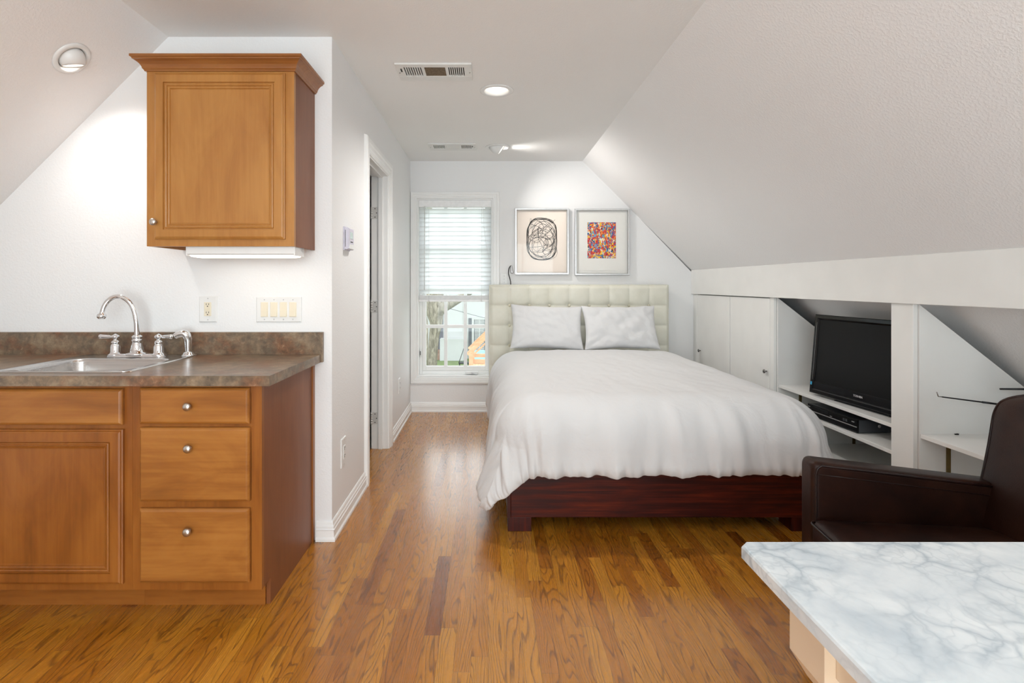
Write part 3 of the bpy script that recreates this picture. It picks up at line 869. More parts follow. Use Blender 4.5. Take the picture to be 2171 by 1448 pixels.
def raised_door(parent, x0, x1, z0, z1, y, mat='maple_upright', knob=None, name='door'):
    T = 0.020
    w, h = x1 - x0, z1 - z0
    o, u, v, n = (x0, y, z0), (1, 0, 0), (0, 0, 1), (0, -1, 0)
    prof = [(0, 0), (0, T - 0.009), (0.004, T - 0.007), (0.006, T - 0.003), (0.012, T), (0.042, T), (0.0435, T - 0.007), (0.0475, T - 0.007), (0.0495, T - 0.0025), (0.053, T - 0.001), (0.0565, T - 0.003), (0.058, T - 0.008), (0.062, T - 0.008), (0.064, T - 0.005), (0.067, T - 0.006), (0.070, T - 0.012), (0.075, T - 0.0125)]
    dr = MB().panel(o, u, v, n, w, h, prof).build(name, mat, parent)
    return dr
KNOB = [(0.0055, 0.0), (0.0065, 0.002), (0.0052, 0.006), (0.0055, 0.012), (0.0105, 0.016), (0.0150, 0.019), (0.0155, 0.023), (0.0125, 0.0275), (0.006, 0.030), (0.0005, 0.0305)]
def knob(parent, x, y, z, mat='brushed_nickel', axis=(0, -1, 0), k=1.0):
    return MB().lathe([(r * k, h * k) for r, h in KNOB], (x, y, z), axis, 24).build('knob', mat, parent)
dr = raised_door(uc, -1.457, -0.888, 1.452, 2.178, UY)
knob(dr, -1.445, UY - 0.020, 1.525)
ul = thing('cabinet_light', 'slim white strip light fixed under the wall cabinet, lit', 'light fixture', (-1.10, 2.40, UZ0))
m = MB().panel((-1.338, 2.352, UZ0 + 0.0215), (1, 0, 0), (0, 1, 0), (0, 0, -1), 0.482, 0.115, [(0, 0), (0, 0.052), (0.006, 0.058), (0.012, 0.058)])
m.build('housing', 'white_plastic', ul)
MB().panel((-1.330, 2.364, UZ0 - 0.037), (1, 0, 0), (0, 1, 0), (0, 0, -1), 0.466, 0.091, [(0, 0), (0.004, 0.006), (0.02, 0.009)]).build('diffuser', 'tube_glow', ul)
for ex in (-1.3395, -0.8610):
    MB().box(ex, ex + 0.005, 2.351, 2.468, UZ0 - 0.039, UZ0 + 0.021).build('end_cap', 'white_plastic', ul)

# ------------------------------------------------------------------ kitchen: base cabinets
FY = 2.007
def base_cabinet(x0, x1, label, fronts, end_right=False):
    t = thing('base_cabinet', label, 'kitchen cabinet', ((x0 + x1) / 2, KY - 0.3, 0))
    m = MB()
    m.box(x0, x0 + 0.016, FY + 0.019, KY - 0.002, 0.10, 0.875)
    if not end_right: m.box(x1 - 0.016, x1, FY + 0.019, KY - 0.002, 0.10, 0.875)
    xe = x1 - 0.016
    m.box(x0 + 0.016, xe, FY + 0.019, KY - 0.002, 0.10, 0.116).box(x0 + 0.016, xe, KY - 0.010, KY - 0.002, 0.116, 0.875)
    m.box(x0 + 0.016, xe, FY + 0.019, FY + 0.060, 0.859, 0.875)
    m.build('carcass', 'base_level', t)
    if end_right:
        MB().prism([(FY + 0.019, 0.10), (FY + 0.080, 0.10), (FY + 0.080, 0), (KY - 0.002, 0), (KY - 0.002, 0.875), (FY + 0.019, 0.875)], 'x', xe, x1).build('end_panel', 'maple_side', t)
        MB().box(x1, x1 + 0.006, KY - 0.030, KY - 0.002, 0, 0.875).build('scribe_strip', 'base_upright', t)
    MB().box(x0, x1 - (0.017 if end_right else 0), FY + 0.072, FY + 0.080, 0, 0.0995).build('toe_kick', 'base_level', t)
    m = MB().box(x0, x0 + 0.040, FY, FY + 0.019, 0.10, 0.875).box(x1 - 0.040, x1, FY, FY + 0.019, 0.10, 0.875)
    m.box(x0 + 0.040, x1 - 0.040, FY, FY + 0.019, 0.10, 0.135).box(x0 + 0.040, x1 - 0.040, FY, FY + 0.019, 0.845, 0.875).box(x0 + 0.040, x1 - 0.040, FY, FY + 0.019, 0.700, 0.740)
    if not any(f[0] == 'door' for f in fronts): m.box(x0 + 0.040, x1 - 0.040, FY, FY + 0.019, 0.395, 0.440)
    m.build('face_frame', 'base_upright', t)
    for kind, a, b, c, d_, kn in fronts:
        if kind == 'door':
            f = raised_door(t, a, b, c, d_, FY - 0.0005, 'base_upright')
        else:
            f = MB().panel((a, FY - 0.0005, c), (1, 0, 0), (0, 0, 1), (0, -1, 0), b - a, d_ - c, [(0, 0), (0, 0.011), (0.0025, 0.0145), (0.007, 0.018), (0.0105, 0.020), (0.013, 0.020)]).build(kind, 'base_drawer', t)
        if kn: knob(f, kn[0], FY - 0.0205, kn[1])
    return t
base_cabinet(-1.345, -0.856, 'brown maple three-drawer base cabinet at the end of the worktop', [
    ('drawer', -1.310, -0.897, 0.731, 0.866, (-1.117, 0.801)),
    ('drawer', -1.310, -0.897, 0.440, 0.717, (-1.115, 0.645)),
    ('drawer', -1.310, -0.897, 0.135, 0.413, (-1.117, 0.336))], True)
base_cabinet(-1.945, -1.3455, 'brown maple sink cabinet with one raised-panel door under the sink', [
    ('false_drawer', -1.912, -1.374, 0.727, 0.862, None),
    ('door', -1.912, -1.374, 0.128, 0.709, (-1.880, 0.66))])

# worktop
SX0, SX1, SY0, SY1, TZ = -1.932, -1.392, 2.048, 2.558, 0.914
wt = thing('worktop', 'brown slate-look laminate worktop with matching splashback along the kitchen wall', 'worktop', (-1.7, KY - 0.3, 0.876))
o = MB().box(LK + 0.002, -0.817, 1.978, KY - 0.021, 0.8755, TZ).build('slab', 'slate_laminate', wt)
bpy.context.view_layer.update()
o.parent = None; o.location = wl(wt)
bpy.context.view_layer.update()
cut(o, [MB().box(SX0 + 0.022, SX1 - 0.022, SY0 + 0.022, SY1 - 0.022, 0.8, 1.0)])
o.parent = wt; o.location = (0, 0, 0)
MB().box(LK + 0.002, -0.806, KY - 0.0205, KY - 0.001, 0.8755, 1.022).build('splashback', 'slate_laminate', wt, bev=0.0015)
MB().box(-0.8169, -0.8155, 1.978, KY - 0.021, 0.8755, TZ).build('end_strip', 'slate_laminate', wt)

# sink
sk = thing('sink', 'stainless steel drop-in sink set in the slate worktop', 'sink', ((SX0 + SX1) / 2, (SY0 + SY1) / 2, TZ))
bx0, bx1, by0, by1 = SX0 + 0.055, SX1 - 0.055, SY0 + 0.045, SY1 - 0.135
L = []
L.append(rrect(SX0, SX1, SY0, SY1, 0.030, TZ + 0.0005)); L.append(rrect(SX0 + 0.002, SX1 - 0.002, SY0 + 0.002, SY1 - 0.002, 0.030, TZ + 0.004))
L.append(rrect(SX0 + 0.012, SX1 - 0.012, SY0 + 0.012, SY1 - 0.012, 0.028, TZ + 0.0045)); L.append(rrect(SX0 + 0.018, SX1 - 0.018, SY0 + 0.018, SY1 - 0.018, 0.026, TZ + 0.002))
L.append(rrect(bx0 - 0.014, bx1 + 0.014, by0 - 0.014, by1 + 0.014, 0.055, TZ + 0.002)); L.append(rrect(bx0 - 0.004, bx1 + 0.004, by0 - 0.004, by1 + 0.004, 0.050, TZ - 0.001))
L.append(rrect(bx0, bx1, by0, by1, 0.048, TZ - 0.012)); L.append(rrect(bx0 + 0.006, bx1 - 0.006, by0 + 0.006, by1 - 0.006, 0.046, TZ - 0.135))
L.append(rrect(bx0 + 0.016, bx1 - 0.016, by0 + 0.016, by1 - 0.016, 0.042, TZ - 0.162)); L.append(rrect(bx0 + 0.045, bx1 - 0.045, by0 + 0.045, by1 - 0.045, 0.03, TZ - 0.172))
MB().loops(L, False, True, True).build('basin', 'brushed_steel', sk)
MB().lathe([(0.042, 0.0), (0.042, 0.003), (0.036, 0.003), (0.030, -0.004), (0.004, -0.004)], ((bx0 + bx1) / 2, (by0 + by1) / 2, TZ - 0.172), seg=28).build('drain', 'chrome', sk)

# faucet
FYc, FZ = 2.490, TZ + 0.0022
fx = -1.648
fa = thing('faucet', 'chrome gooseneck faucet with two lever handles on the sink rim', 'faucet', (fx, FYc, FZ))
m = MB().loops([rrect(fx - 0.135, fx + 0.135, FYc - 0.029, FYc + 0.029, 0.028, FZ), rrect(fx - 0.135, fx + 0.135, FYc - 0.029, FYc + 0.029, 0.028, FZ + 0.006), rrect(fx - 0.125, fx + 0.125, FYc - 0.021, FYc + 0.021, 0.020, FZ + 0.016)])
m.build('base_plate', 'chrome', fa)
m = MB().lathe([(0.046, 0.0), (0.046, 0.008), (0.030, 0.012), (0.027, 0.030), (0.021, 0.052), (0.018, 0.060), (0.022, 0.064), (0.022, 0.070), (0.017, 0.074), (0.022, 0.080), (0.0215, 0.086), (0.013, 0.092)], (fx, FYc, FZ + 0.010), seg=28)
pp = []
for k, (px, py) in enumerate([(290, 722), (290.5, 700), (289, 678), (284, 657), (275, 641), (262, 631), (247, 628.5), (233, 634.5), (223, 646), (217.5, 660), (215.5, 671)]):
    yy = FYc - 0.05 * (k / 10) ** 1.3
    pp.append(((px - VPX) * yy / F_PX, yy, CAM_H - (py - VPY) * yy / F_PX))
m.tube(catmull(pp, 5), [0.0118 - 0.0012 * min(1, i / 40) for i in range(51)], 18)
e = Vector(pp[-1])
m.lathe([(0.010, 0.020), (0.012, 0.014), (0.018, 0.010), (0.020, 0.004), (0.019, -0.004), (0.014, -0.010), (0.006, -0.010)], e, (0.06, 0, 1), 24)
m.build('spout', 'chrome', fa)
for hx, sg in ((fx - 0.1015, -1), (fx + 0.1015, 1)):
    m = MB().lathe([(0.031, 0.0), (0.031, 0.006), (0.024, 0.010), (0.021, 0.016), (0.021, 0.040), (0.018, 0.050), (0.015, 0.056), (0.018, 0.060), (0.016, 0.066), (0.008, 0.072), (0.009, 0.078), (0.019, 0.086), (0.016, 0.092), (0.007, 0.098), (0.002, 0.102)], (hx, FYc, FZ + 0.006), seg=24)
    hz = FZ + 0.006 + 0.087
    m.lathe([(0.007, 0.012), (0.0055, 0.02), (0.008, 0.026), (0.0095, 0.055), (0.0115, 0.066), (0.0095, 0.070), (0.002, 0.071)], (hx, FYc, hz), (sg, -0.10, 0.02), 16)
    m.build('lever_handle', 'chrome', fa)
sx, sy = -1.424, 2.520
sp = thing('sink_sprayer', 'chrome side sprayer in its holder at the right rear of the sink', 'sprayer', (sx, sy, FZ))
MB().lathe([(0.030, 0.0), (0.030, 0.005), (0.024, 0.008), (0.022, 0.016), (0.018, 0.020)], (sx, sy, FZ), seg=24).build('holder', 'chrome', sp)
MB().tube(catmull([(sx, sy, FZ + 0.016), (sx - 0.001, sy, FZ + 0.045), (sx - 0.002, sy, FZ + 0.078), (sx - 0.012, sy - 0.006, FZ + 0.103), (sx - 0.034, sy - 0.014, FZ + 0.104), (sx - 0.052, sy - 0.020, FZ + 0.093)], 5),
          [0.013, 0.0135, 0.014, 0.0145, 0.015, 0.0155, 0.016, 0.0165, 0.017, 0.0175, 0.018, 0.0185, 0.019, 0.0195, 0.020, 0.0195, 0.019, 0.0185, 0.018, 0.0175, 0.017, 0.0165, 0.016, 0.0155, 0.015, 0.014][:26], 18).build('spray_head', 'chrome', sp)

# ------------------------------------------------------------------ plates on the walls
def wallplate(name, label, cat, o, u, n, w, h, kind, n_units=1):
    """o = centre on the wall, u = along the wall, n = out of the wall"""
    o, u, n = Vector(o), Vector(u), Vector(n); v = Vector((0, 0, 1))
    t = thing(name, label, cat, o)
    MB().panel(o - u * w / 2 - v * h / 2, u, v, n, w, h, [(0, 0), (0, 0.003), (0.003, 0.006), (0.006, 0.0065)]).build('cover_plate', 'white_plastic', t)
    def rect(mb, cu, cv, ww, hh, d0, d1): return mb.panel(o + u * (cu - ww / 2) + v * (cv - hh / 2) + n * d0, u, v, n, ww, hh, [(0, 0), (0, d1 - d0), (min(ww, hh) * 0.08, d1 - d0 + 0.0006)])
    def screw(cu, cv): MB().lathe([(0.0032, 0), (0.0028, 0.001)], o + u * cu + v * cv + n * 0.0065, n, 10).build('screw', 'silver_plastic', t)
    if kind in ('outlet', 'duplex'):
        col = 'cream_plastic' if kind == 'outlet' else 'white_plastic'
        r = rect(MB(), 0, 0, 0.034, 0.068, 0.006, 0.009).build('receptacle', col, t)
        for cv in (0.021, -0.019):
            sl_ = MB()
            for cu in (-0.006, 0.006): rect(sl_, cu, cv + 0.003, 0.0022, 0.008, 0.0085, 0.0100)
            rect(sl_, 0, cv - 0.007, 0.005, 0.005, 0.0085, 0.0100)
            sl_.build('slots', 'slot_dark', r)
        if kind == 'outlet':
            rect(MB(), 0.0, 0.003, 0.024, 0.005, 0.0085, 0.0108).build('test_button', 'cream_plastic', r); rect(MB(), 0.0, -0.004, 0.024, 0.005, 0.0085, 0.0108).build('reset_button', 'cream_plastic', r)
        screw(0, h / 2 - 0.012); screw(0, -h / 2 + 0.012)
    elif kind == 'triple':
        for cv in (0.030, 0.0, -0.030):
            r = rect(MB(), 0, cv, 0.030, 0.026, 0.006, 0.009).build('receptacle', 'white_plastic', t)
            sl_ = MB()
            for cu in (-0.006, 0.006): rect(sl_, cu, cv + 0.002, 0.002, 0.007, 0.0085, 0.0098)
            sl_.build('slots', 'slot_dark', r)
    else:
        for k in range(n_units):
            cu = (k - (n_units - 1) / 2) * 0.0465
            rect(MB(), cu, 0, 0.036, 0.072, 0.006, 0.0072).build('switch_frame', 'cream_plastic', t)
            p = o + u * (cu - 0.0155) - v * 0.033
            MB().loops([[p + u * a + v * b + n * c for a, b, c in ((0, 0, 0.007), (0.031, 0, 0.007), (0.031, 0.066, 0.007), (0, 0.066, 0.007))],
                        [p + u * a + v * b + n * c for a, b, c in ((0, 0, 0.0125), (0.031, 0, 0.0125), (0.031, 0.066, 0.0082), (0, 0.066, 0.0082))]], True, True, False).build('rocker', 'cream_plastic', t)
            for cv in (h / 2 - 0.014, -h / 2 + 0.014): screw(cu, cv)
    return t
wallplate('wall_outlet', 'white plate with a cream safety outlet above the splashback', 'outlet', (-1.373, KY, 1.134), (1, 0, 0), (0, -1, 0), 0.088, 0.128, 'outlet')
wallplate('switch_plate', 'white wall plate with four cream rocker switches above the splashback', 'light switch', (-1.026, KY, 1.132), (1, 0, 0), (0, -1, 0), 0.222, 0.124, 'switch', 4)
wallplate('wall_outlet', 'white outlet low on the hall wall between the kitchen corner and the door', 'outlet', (LX, 2.800, 0.372), (0, 1, 0), (1, 0, 0), 0.086, 0.150, 'duplex')
wallplate('wall_outlet', 'white outlet low on the hall wall beyond the door, near the window', 'outlet', (LX, 4.565, 0.385), (0, 1, 0), (1, 0, 0), 0.080, 0.125, 'duplex')
wallplate('wall_outlet', 'white three-socket outlet on the far wall just above the headboard', 'outlet', (0.155, BY, 1.305), (1, 0, 0), (0, -1, 0), 0.066, 0.118, 'triple')

th_ = thing('thermostat', 'white and pale grey thermostat on the hall wall beside the kitchen corner', 'thermostat', (LX, 2.868, 1.50))
m = MB().panel((LX, 2.808, 1.438), (0, 1, 0), (0, 0, 1), (1, 0, 0), 0.122, 0.125, [(0, 0), (0, 0.006), (0.004, 0.006), (0.004, 0.020), (0.008, 0.027), (0.012, 0.028)])
bd = m.build('housing', 'thermostat_grey', th_)
MB().box(LX + 0.0085, LX + 0.0110, 2.8112, 2.8122, 1.455, 1.545).build('vent_slot', 'slot_dark', th_)
MB().box(LX + 0.0275, LX + 0.0292, 2.840, 2.896, 1.500, 1.535).build('display', 'lcd', th_)
for k in range(3): MB().box(LX + 0.0275, LX + 0.0295, 2.850 + k * 0.017, 2.859 + k * 0.017, 1.480, 1.486).build('button', 'slot_dark', th_)
MB().box(LX + 0.0278, LX + 0.0300, 2.826, 2.918, 1.446, 1.470).build('flap', 'white_plastic', th_)
base_cabinet(-2.470, -1.9455, 'brown maple base cabinet at the far left end of the worktop', [
    ('false_drawer', -2.437, -1.980, 0.727, 0.862, None), ('door', -2.437, -1.980, 0.128, 0.709, (-2.010, 0.66))])

# ------------------------------------------------------------------ bed
BC = 0.88
BL, BR, BF, BH = 0.097, 1.664, 2.692, 5.075
bed = thing('bed', 'queen bed with a dark mahogany frame and tufted cream leather headboard', 'bed', (BC, (BF + BH) / 2, 0))
# frame
fp = MB().box(BL + 0.018, BR - 0.018, BF, BF + 0.030, 0.072, 0.345)
fb = fp.build('footboard', 'mahogany', bed, bev=0.003)
MB().box(BL, BL + 0.018, BF - 0.002, BF + 0.034, 0.072, 0.345).build('corner_post', 'mahogany_leg', bed, bev=0.002)
MB().box(BR - 0.018, BR, BF - 0.002, BF + 0.034, 0.072, 0.345).build('corner_post', 'mahogany_leg', bed, bev=0.002)
for xx in (BL, BR - 0.024):
    MB().box(xx, xx + 0.024, BF + 0.0345, BH, 0.072, 0.345).build('side_rail', 'mahogany_leg', bed, bev=0.002)
for x0_ in (BL + 0.003, BR - 0.123):
    for y0_ in (BF + 0.004, BH - 0.16):
        MB().box(x0_, x0_ + 0.120, y0_, y0_ + 0.120, 0, 0.0715).build('leg', 'mahogany_leg', bed, bev=0.002)
MB().box(BL + 0.025, BR - 0.025, BF + 0.035, BH - 0.005, 0.20, 0.225).build('slat_base', 'mahogany', bed)
# headboard
HX0, HX1, HT, HYF = 0.0135, 1.738, 1.248, 5.085
NC, CELL = 9, (1.738 - 0.0135) / 9
NR = 6
K = 22
def hb_depth(x, z):
    a = (x - HX0) / CELL; b_ = (HT - 0.004 - z) / CELL
    fa_ = a - math.floor(a); fb_ = b_ - math.floor(b_)
    da = min(fa_, 1 - fa_); db = min(fb_, 1 - fb_)
    if a < 0.5: da = 0.5 if fa_ < 0.5 else da
    if a > NC - 0.5: da = 0.5 if fa_ > 0.5 else da
    if b_ < 0.5: db = 0.5
    g1, g2 = math.exp(-(da / 0.035) ** 2), math.exp(-(db / 0.035) ** 2)
    puff = (1 - (1 - min(1, da / 0.5)) ** 3) * (1 - (1 - min(1, db / 0.5)) ** 3)
    seam = 0.55 * puff - 0.22 * max(g1, g2) + 0.45
    rr_ = hypot(a - round(a), b_ - round(b_)) if 0.5 < a < NC - 0.5 and b_ > 0.5 else 9
    dim = math.exp(-(rr_ / 0.15) ** 2)
    edge = min(1, (x - HX0) / 0.035, (HX1 - x) / 0.035, (HT - z) / 0.035)
    edge = 1 - (1 - max(0, edge)) ** 2.2
    return 0.015 * seam - 0.016 * dim + 0.030 * edge
rows = []
nx = NC * K; nz = int(NR * K)
for i in range(nz + 1):
    z = HT - CELL * i / K
    rows.append([(HX0 + CELL * k / K, HYF + 0.045 - hb_depth(HX0 + CELL * k / K, z), z) for k in range(nx + 1)])
hm = MB().grid(rows)
zb = rows[-1][0][2]
hm.box(HX0, HX1, HYF + 0.046, HYF + 0.105, zb, HT)
rim = [rows[i][0] for i in range(nz, -1, -1)] + rows[0][1:] + [rows[i][nx] for i in range(1, nz + 1)]
hm.grid([rim, [(p[0], HYF + 0.05, p[2]) for p in rim]])
hd = hm.build('headboard', 'cream_leather', bed)
MB().tube([(p[0], p[1] - 0.0005, p[2]) for p in rim[::3]] + [rim[-1]], 0.0055, 8).build('piping', 'cream_leather', hd)
MB().tube([(p[0], HYF + 0.105, p[2]) for p in rim[::6]] + [(rim[-1][0], HYF + 0.105, rim[-1][2])], 0.0055, 8).build('piping', 'cream_leather', hd)
for rr_ in range(1, 4):
    for k in range(1, NC):
        bz, bxx = HT - 0.004 - CELL * rr_, HX0 + CELL * k
        MB().lathe([(0.014, -0.004), (0.015, 0.002), (0.012, 0.007), (0.006, 0.010), (0.001, 0.011)], (bxx, HYF + 0.045 - hb_depth(bxx, bz) - 0.002, bz), (0, -1, 0), 16).build('button', 'cream_button', hd)
for xx in (HX0 + 0.06, HX1 - 0.12):
    MB().box(xx, xx + 0.06, HYF + 0.05, HYF + 0.10, 0, zb).build('headboard_leg', 'mahogany_leg', bed)
# mattress
mt = MB().loops([rrect(0.125, 1.635, 2.775, 5.060, 0.06, z_) for z_ in (0.226, 0.24, 0.55, 0.58)], True, True, False)
tag(mt.build('mattress', 'mattress_cloth', None, bev=0.02, seg=3), 'white mattress on the mahogany bed, hidden under the duvet', 'mattress')

# duvet: one cloth over the mattress, rounded at its edges, hanging at both sides and the foot
def duvet():
    R = 0.24
    XA, XB, YA, YE = 0.265, 1.53, 2.858, 4.79
    SL, SRt, SF = 0.66, 0.64, 0.510     # cloth past the shoulder at left, right and foot
    TOP = 0.672
    nu_s, nu_m, nv_f, nv_m = 48, 120, 56, 80
    us = [-SL * (1 - i / nu_s) for i in range(nu_s)] + [(XB - XA) * i / nu_m for i in range(nu_m + 1)] + [(XB - XA) + SRt * (i + 1) / nu_s for i in range(nu_s)]
    vs = [-SF * (1 - i / nv_f) for i in range(nv_f)] + [(YE - YA) * i / nv_m for i in range(nv_m + 1)]
    Wm = XB - XA
    def prof(r, flare):
        q = R * pi / 2
        if r < q: return R * sin(r / R), R * (1 - cos(r / R))
        e = r - q
        return R + flare * e, R + e * sqrt(1 - flare * flare)
    rows = []
    for v in vs:
        row = []
        for u in us:
            du = -u if u < 0 else (u - Wm if u > Wm else 0.0)
            sg = -1 if u < 0 else 1
            dv = -v if v < 0 else 0.0
            a_, b_ = du / SL, dv / SF
            kk = max(a_, b_) / (a_ ** 4 + b_ ** 4) ** 0.25 if a_ > 0 and b_ > 0 else 1.0
            du *= kk; dv *= kk
            r = hypot(du, dv)
            # distance left to the hem
            hem = min(u + SL, Wm + SRt - u, v + SF)
            bx = min(max(u, 0), Wm) + XA; by = max(v, 0) + YA
            if r > 1e-6:
                side = du / r
                fl_ = 0.08 + 0.13 * (side * sqrt(max(0.0, 1 - side * side)) * 2) ** 0.8 * min(1.0, du / 0.1 * dv / 0.1) + 0.16 * side * max(0.0, 1 - (by - YA) / 0.7)
                o_, dn = prof(r, fl_)
                if hem < 0.05:
                    c_ = (1 - hem / 0.05); o_ -= 0.022 * c_ * c_
                x = bx + sg * o_ * du / r; y = by - o_ * dv / r; z = TOP - dn
                nx_, ny_ = sg * du / r, -dv / r
                k_ = min(1.0, max(0.0, (r - 0.06) / 0.34))
                along = u if dv >= du else v
                if du > 0 and dv > 0: along = (u * dv + v * du) / (du + dv) + math.atan2(du, dv) * 0.25 * sg
                wv = noise.noise(Vector((along * 5.2, 3.3 + (r * 0.9), sg * 1.7))) * 0.040 + noise.noise(Vector((along * 12.5, 7.1 + r * 1.6, 0.4))) * 0.026
                if u > Wm * 0.55 and dv > 0: wv += 0.036 * noise.noise(Vector((along * 9.0, 1.0 + r * 0.6, 5.0)))
                wv *= k_
                pk = max(0.0, 1 - hem / 0.14)
                wv += pk * pk * (noise.noise(Vector((along * 24.0, 0.3 + hem * 3, 2.0))) * 0.026 + noise.noise(Vector((along * 47.0 + hem * 9, 4.3, 1.0))) * 0.016)
                lift = 0.022 * pk * noise.noise(Vector((along * 8.0, 9.9, 0)))
                x += nx_ * wv; y += ny_ * wv; z += lift
                if r < R * pi / 2: z += 0.3 * wv
            else:
                x, y, z = bx, by, TOP
            t_ = max(0.0, 1 - r / 0.3)
            z += t_ * (0.012 * noise.noise(Vector((x * 2.3, y * 1.9, 0.2))) + 0.006 * noise.noise(Vector((x * 7.0, y * 3.0, 1.2))) + 0.003 * noise.noise(Vector((x * 19.0, y * 9.0, 3.2))))
            # the far end drops to the mattress under the pillows
            fe = max(0.0, 1 - (YE - y) / 0.06) if y > YE - 0.06 else 0.0
            z -= 0.012 * fe * fe
            z -= 0.010 * max(0, (y - 3.9)) * 0.5
            row.append((x, y, z))
        rows.append(row)
    o = MB().grid(rows).build('duvet', 'white_linen', None)
    md = o.modifiers.new('thick', 'SOLIDIFY'); md.thickness = 0.022; md.offset = -1.0; md.use_rim = True
    # keep the cloth's outer face on top
    me = o.data
    nrm = sum((p.normal.z for p in me.polygons[:]), 0.0)
    if nrm < 0: me.flip_normals()
    s_ = o.modifiers.new('sub', 'SUBSURF'); s_.levels = 1; s_.render_levels = 1
    tag(o, 'white cotton duvet spread over the whole bed, hanging over its foot and sides', 'duvet')
duvet()

def pillow(cx, cy, cz, w, h, tilt, yaw, roll, seed, label):
    rows_f, rows_b = [], []
    n = 40; m_ = 28
    def P(i, k, sgn):
        a = -1 + 2 * i / n; b_ = -1 + 2 * k / m_
        edge = (1 - a ** 4) * (1 - b_ ** 4)
        t = (max(0.0, (1 - a * a)) ** 0.42) * (max(0.0, (1 - b_ * b_)) ** 0.42) * 0.078
        pull = 0.075
        x = a * w / 2 * (1 - pull * (1 - b_ * b_) * abs(a) ** 3)
        z = b_ * h / 2 * (1 - pull * 1.4 * (1 - a * a) * abs(b_) ** 3)
        rad = hypot(a, b_)
        wr = noise.noise(Vector((a * 2.2 + seed, b_ * 2.0, sgn))) * 0.024 * edge + noise.noise(Vector((a * 6 + seed, b_ * 5 + a * 3, sgn * 2))) * 0.013 * edge
        ang = math.atan2(b_, a)
        wr += 0.022 * max(0, abs(a) + abs(b_) - 0.9) * noise.noise(Vector((ang * 7, seed, 0)))
        y = -sgn * (t + (wr if t > 0 else 0))
        return Vector((x, y, z + 0.006 * noise.noise(Vector((a * 3, seed, 8))) * abs(b_)))
    mat = Euler((tilt, roll, yaw), 'XYZ').to_matrix()
    C_ = Vector((cx, cy, cz))
    mb = MB()
    for sgn in (1, -1):
        mb.grid([[C_ + mat @ P(i, k, sgn) for k in range(m_ + 1)] for i in range(n + 1)])
    o = mb.build('pillow', 'white_linen', None, sub=1)
    bm = bmesh.new(); bm.from_mesh(o.data)
    bmesh.ops.remove_doubles(bm, verts=bm.verts, dist=1e-5)
    bmesh.ops.recalc_face_normals(bm, faces=bm.faces)
    bm.to_mesh(o.data); bm.free()
    tag(o, label, 'pillow', 'pillows against the headboard')
pillow(0.540, 4.893, 0.860, 0.685, 0.445, radians(-24), 0, radians(2.0), 1.3, 'white pillow against the headboard on the side nearer the window')
pillow(1.214, 4.880, 0.860, 0.700, 0.440, radians(-24), 0, radians(-0.5), 6.7, 'white pillow against the headboard on the side nearer the white cupboards')

# gooseneck reading light clipped to the headboard
rl = thing('reading_light', 'small black gooseneck reading light rising behind the headboard', 'reading light', (0.218, 5.205, 1.22))
pth = [(0.221, 5.2055, 1.10), (0.221, 5.205, 1.262), (0.212, 5.203, 1.315), (0.199, 5.20, 1.365), (0.206, 5.195, 1.415), (0.224, 5.190, 1.440)]
MB().tube(catmull(pth, 6), 0.0045, 8).build('gooseneck', 'black_matte', rl)
MB().lathe([(0.003, 0), (0.008, 0.006), (0.012, 0.03), (0.016, 0.075), (0.013, 0.080), (0.004, 0.076)], (0.226, 5.190, 1.442), (0.10, -0.12, -1), 16).build('lamp_head', 'silver_plastic', rl)
MB().box(0.195, 0.247, 5.1965, 5.226, 1.06, 1.12).build('wall_mount', 'black_matte', rl)

# ------------------------------------------------------------------ pictures
def picture(x0, x1, z0, z1, label):
    t = thing('framed_picture', label, 'picture', ((x0 + x1) / 2, BY, z0))
    fr = [(0.0, 0.0), (0.0, 0.026), (0.003, 0.030), (0.015, 0.030), (0.018, 0.026), (0.018, 0.0)]
    MB().sweep([(x0, BY - 0.001, z0), (x1, BY - 0.001, z0), (x1, BY - 0.001, z1), (x0, BY - 0.001, z1)], (0, -1, 0), fr, closed=True).build('frame', 'silver_frame', t)
    MB().box(x0 + 0.010, x1 - 0.010, BY - 0.006, BY - 0.001, z0 + 0.010, z1 - 0.010).build('backing', 'paper_white', t)
    return t
pa = picture(0.263, 0.792, 1.352, 2.003, 'silver framed picture of tangled black line work on pale peach paper')
MB().box(0.285, 0.770, BY - 0.0085, BY - 0.006, 1.372, 1.983).build('sheet', 'paper_peach', pa)
rs = random.Random(29)
lw = MB()
cx_, cz_, hw, hh = 0.527, 1.700, 0.150, 0.205
yk = BY - 0.0092
def stroke(pts, r): lw.tube(pts, r, 6, squash=0.3)
def sup(cx, cz, a, b_, p, rot, t0=0, t1=2 * pi, n=44, wob=0.0):
    out = []
    ph = rs.random() * 9
    for i in range(n + 1):
        th_i = t0 + (t1 - t0) * i / n
        c, s_ = cos(th_i), sin(th_i)
        x = a * math.copysign(abs(c) ** (2 / p), c); z = b_ * math.copysign(abs(s_) ** (2 / p), s_)
        x += wob * noise.noise(Vector((th_i * 1.3, ph, 0))); z += wob * noise.noise(Vector((th_i * 1.3, ph, 5)))
        out.append((cx + x * cos(rot) - z * sin(rot), yk, cz + x * sin(rot) + z * cos(rot)))
    return out
for k in range(8): stroke(sup(cx_ + rs.uniform(-.006, .006), cz_ + rs.uniform(-.004, .004), hw * rs.uniform(.92, 1.0), hh * rs.uniform(.95, 1.0), 3.0, rs.uniform(-.02, .02), wob=.014), rs.uniform(.0018, .0038))
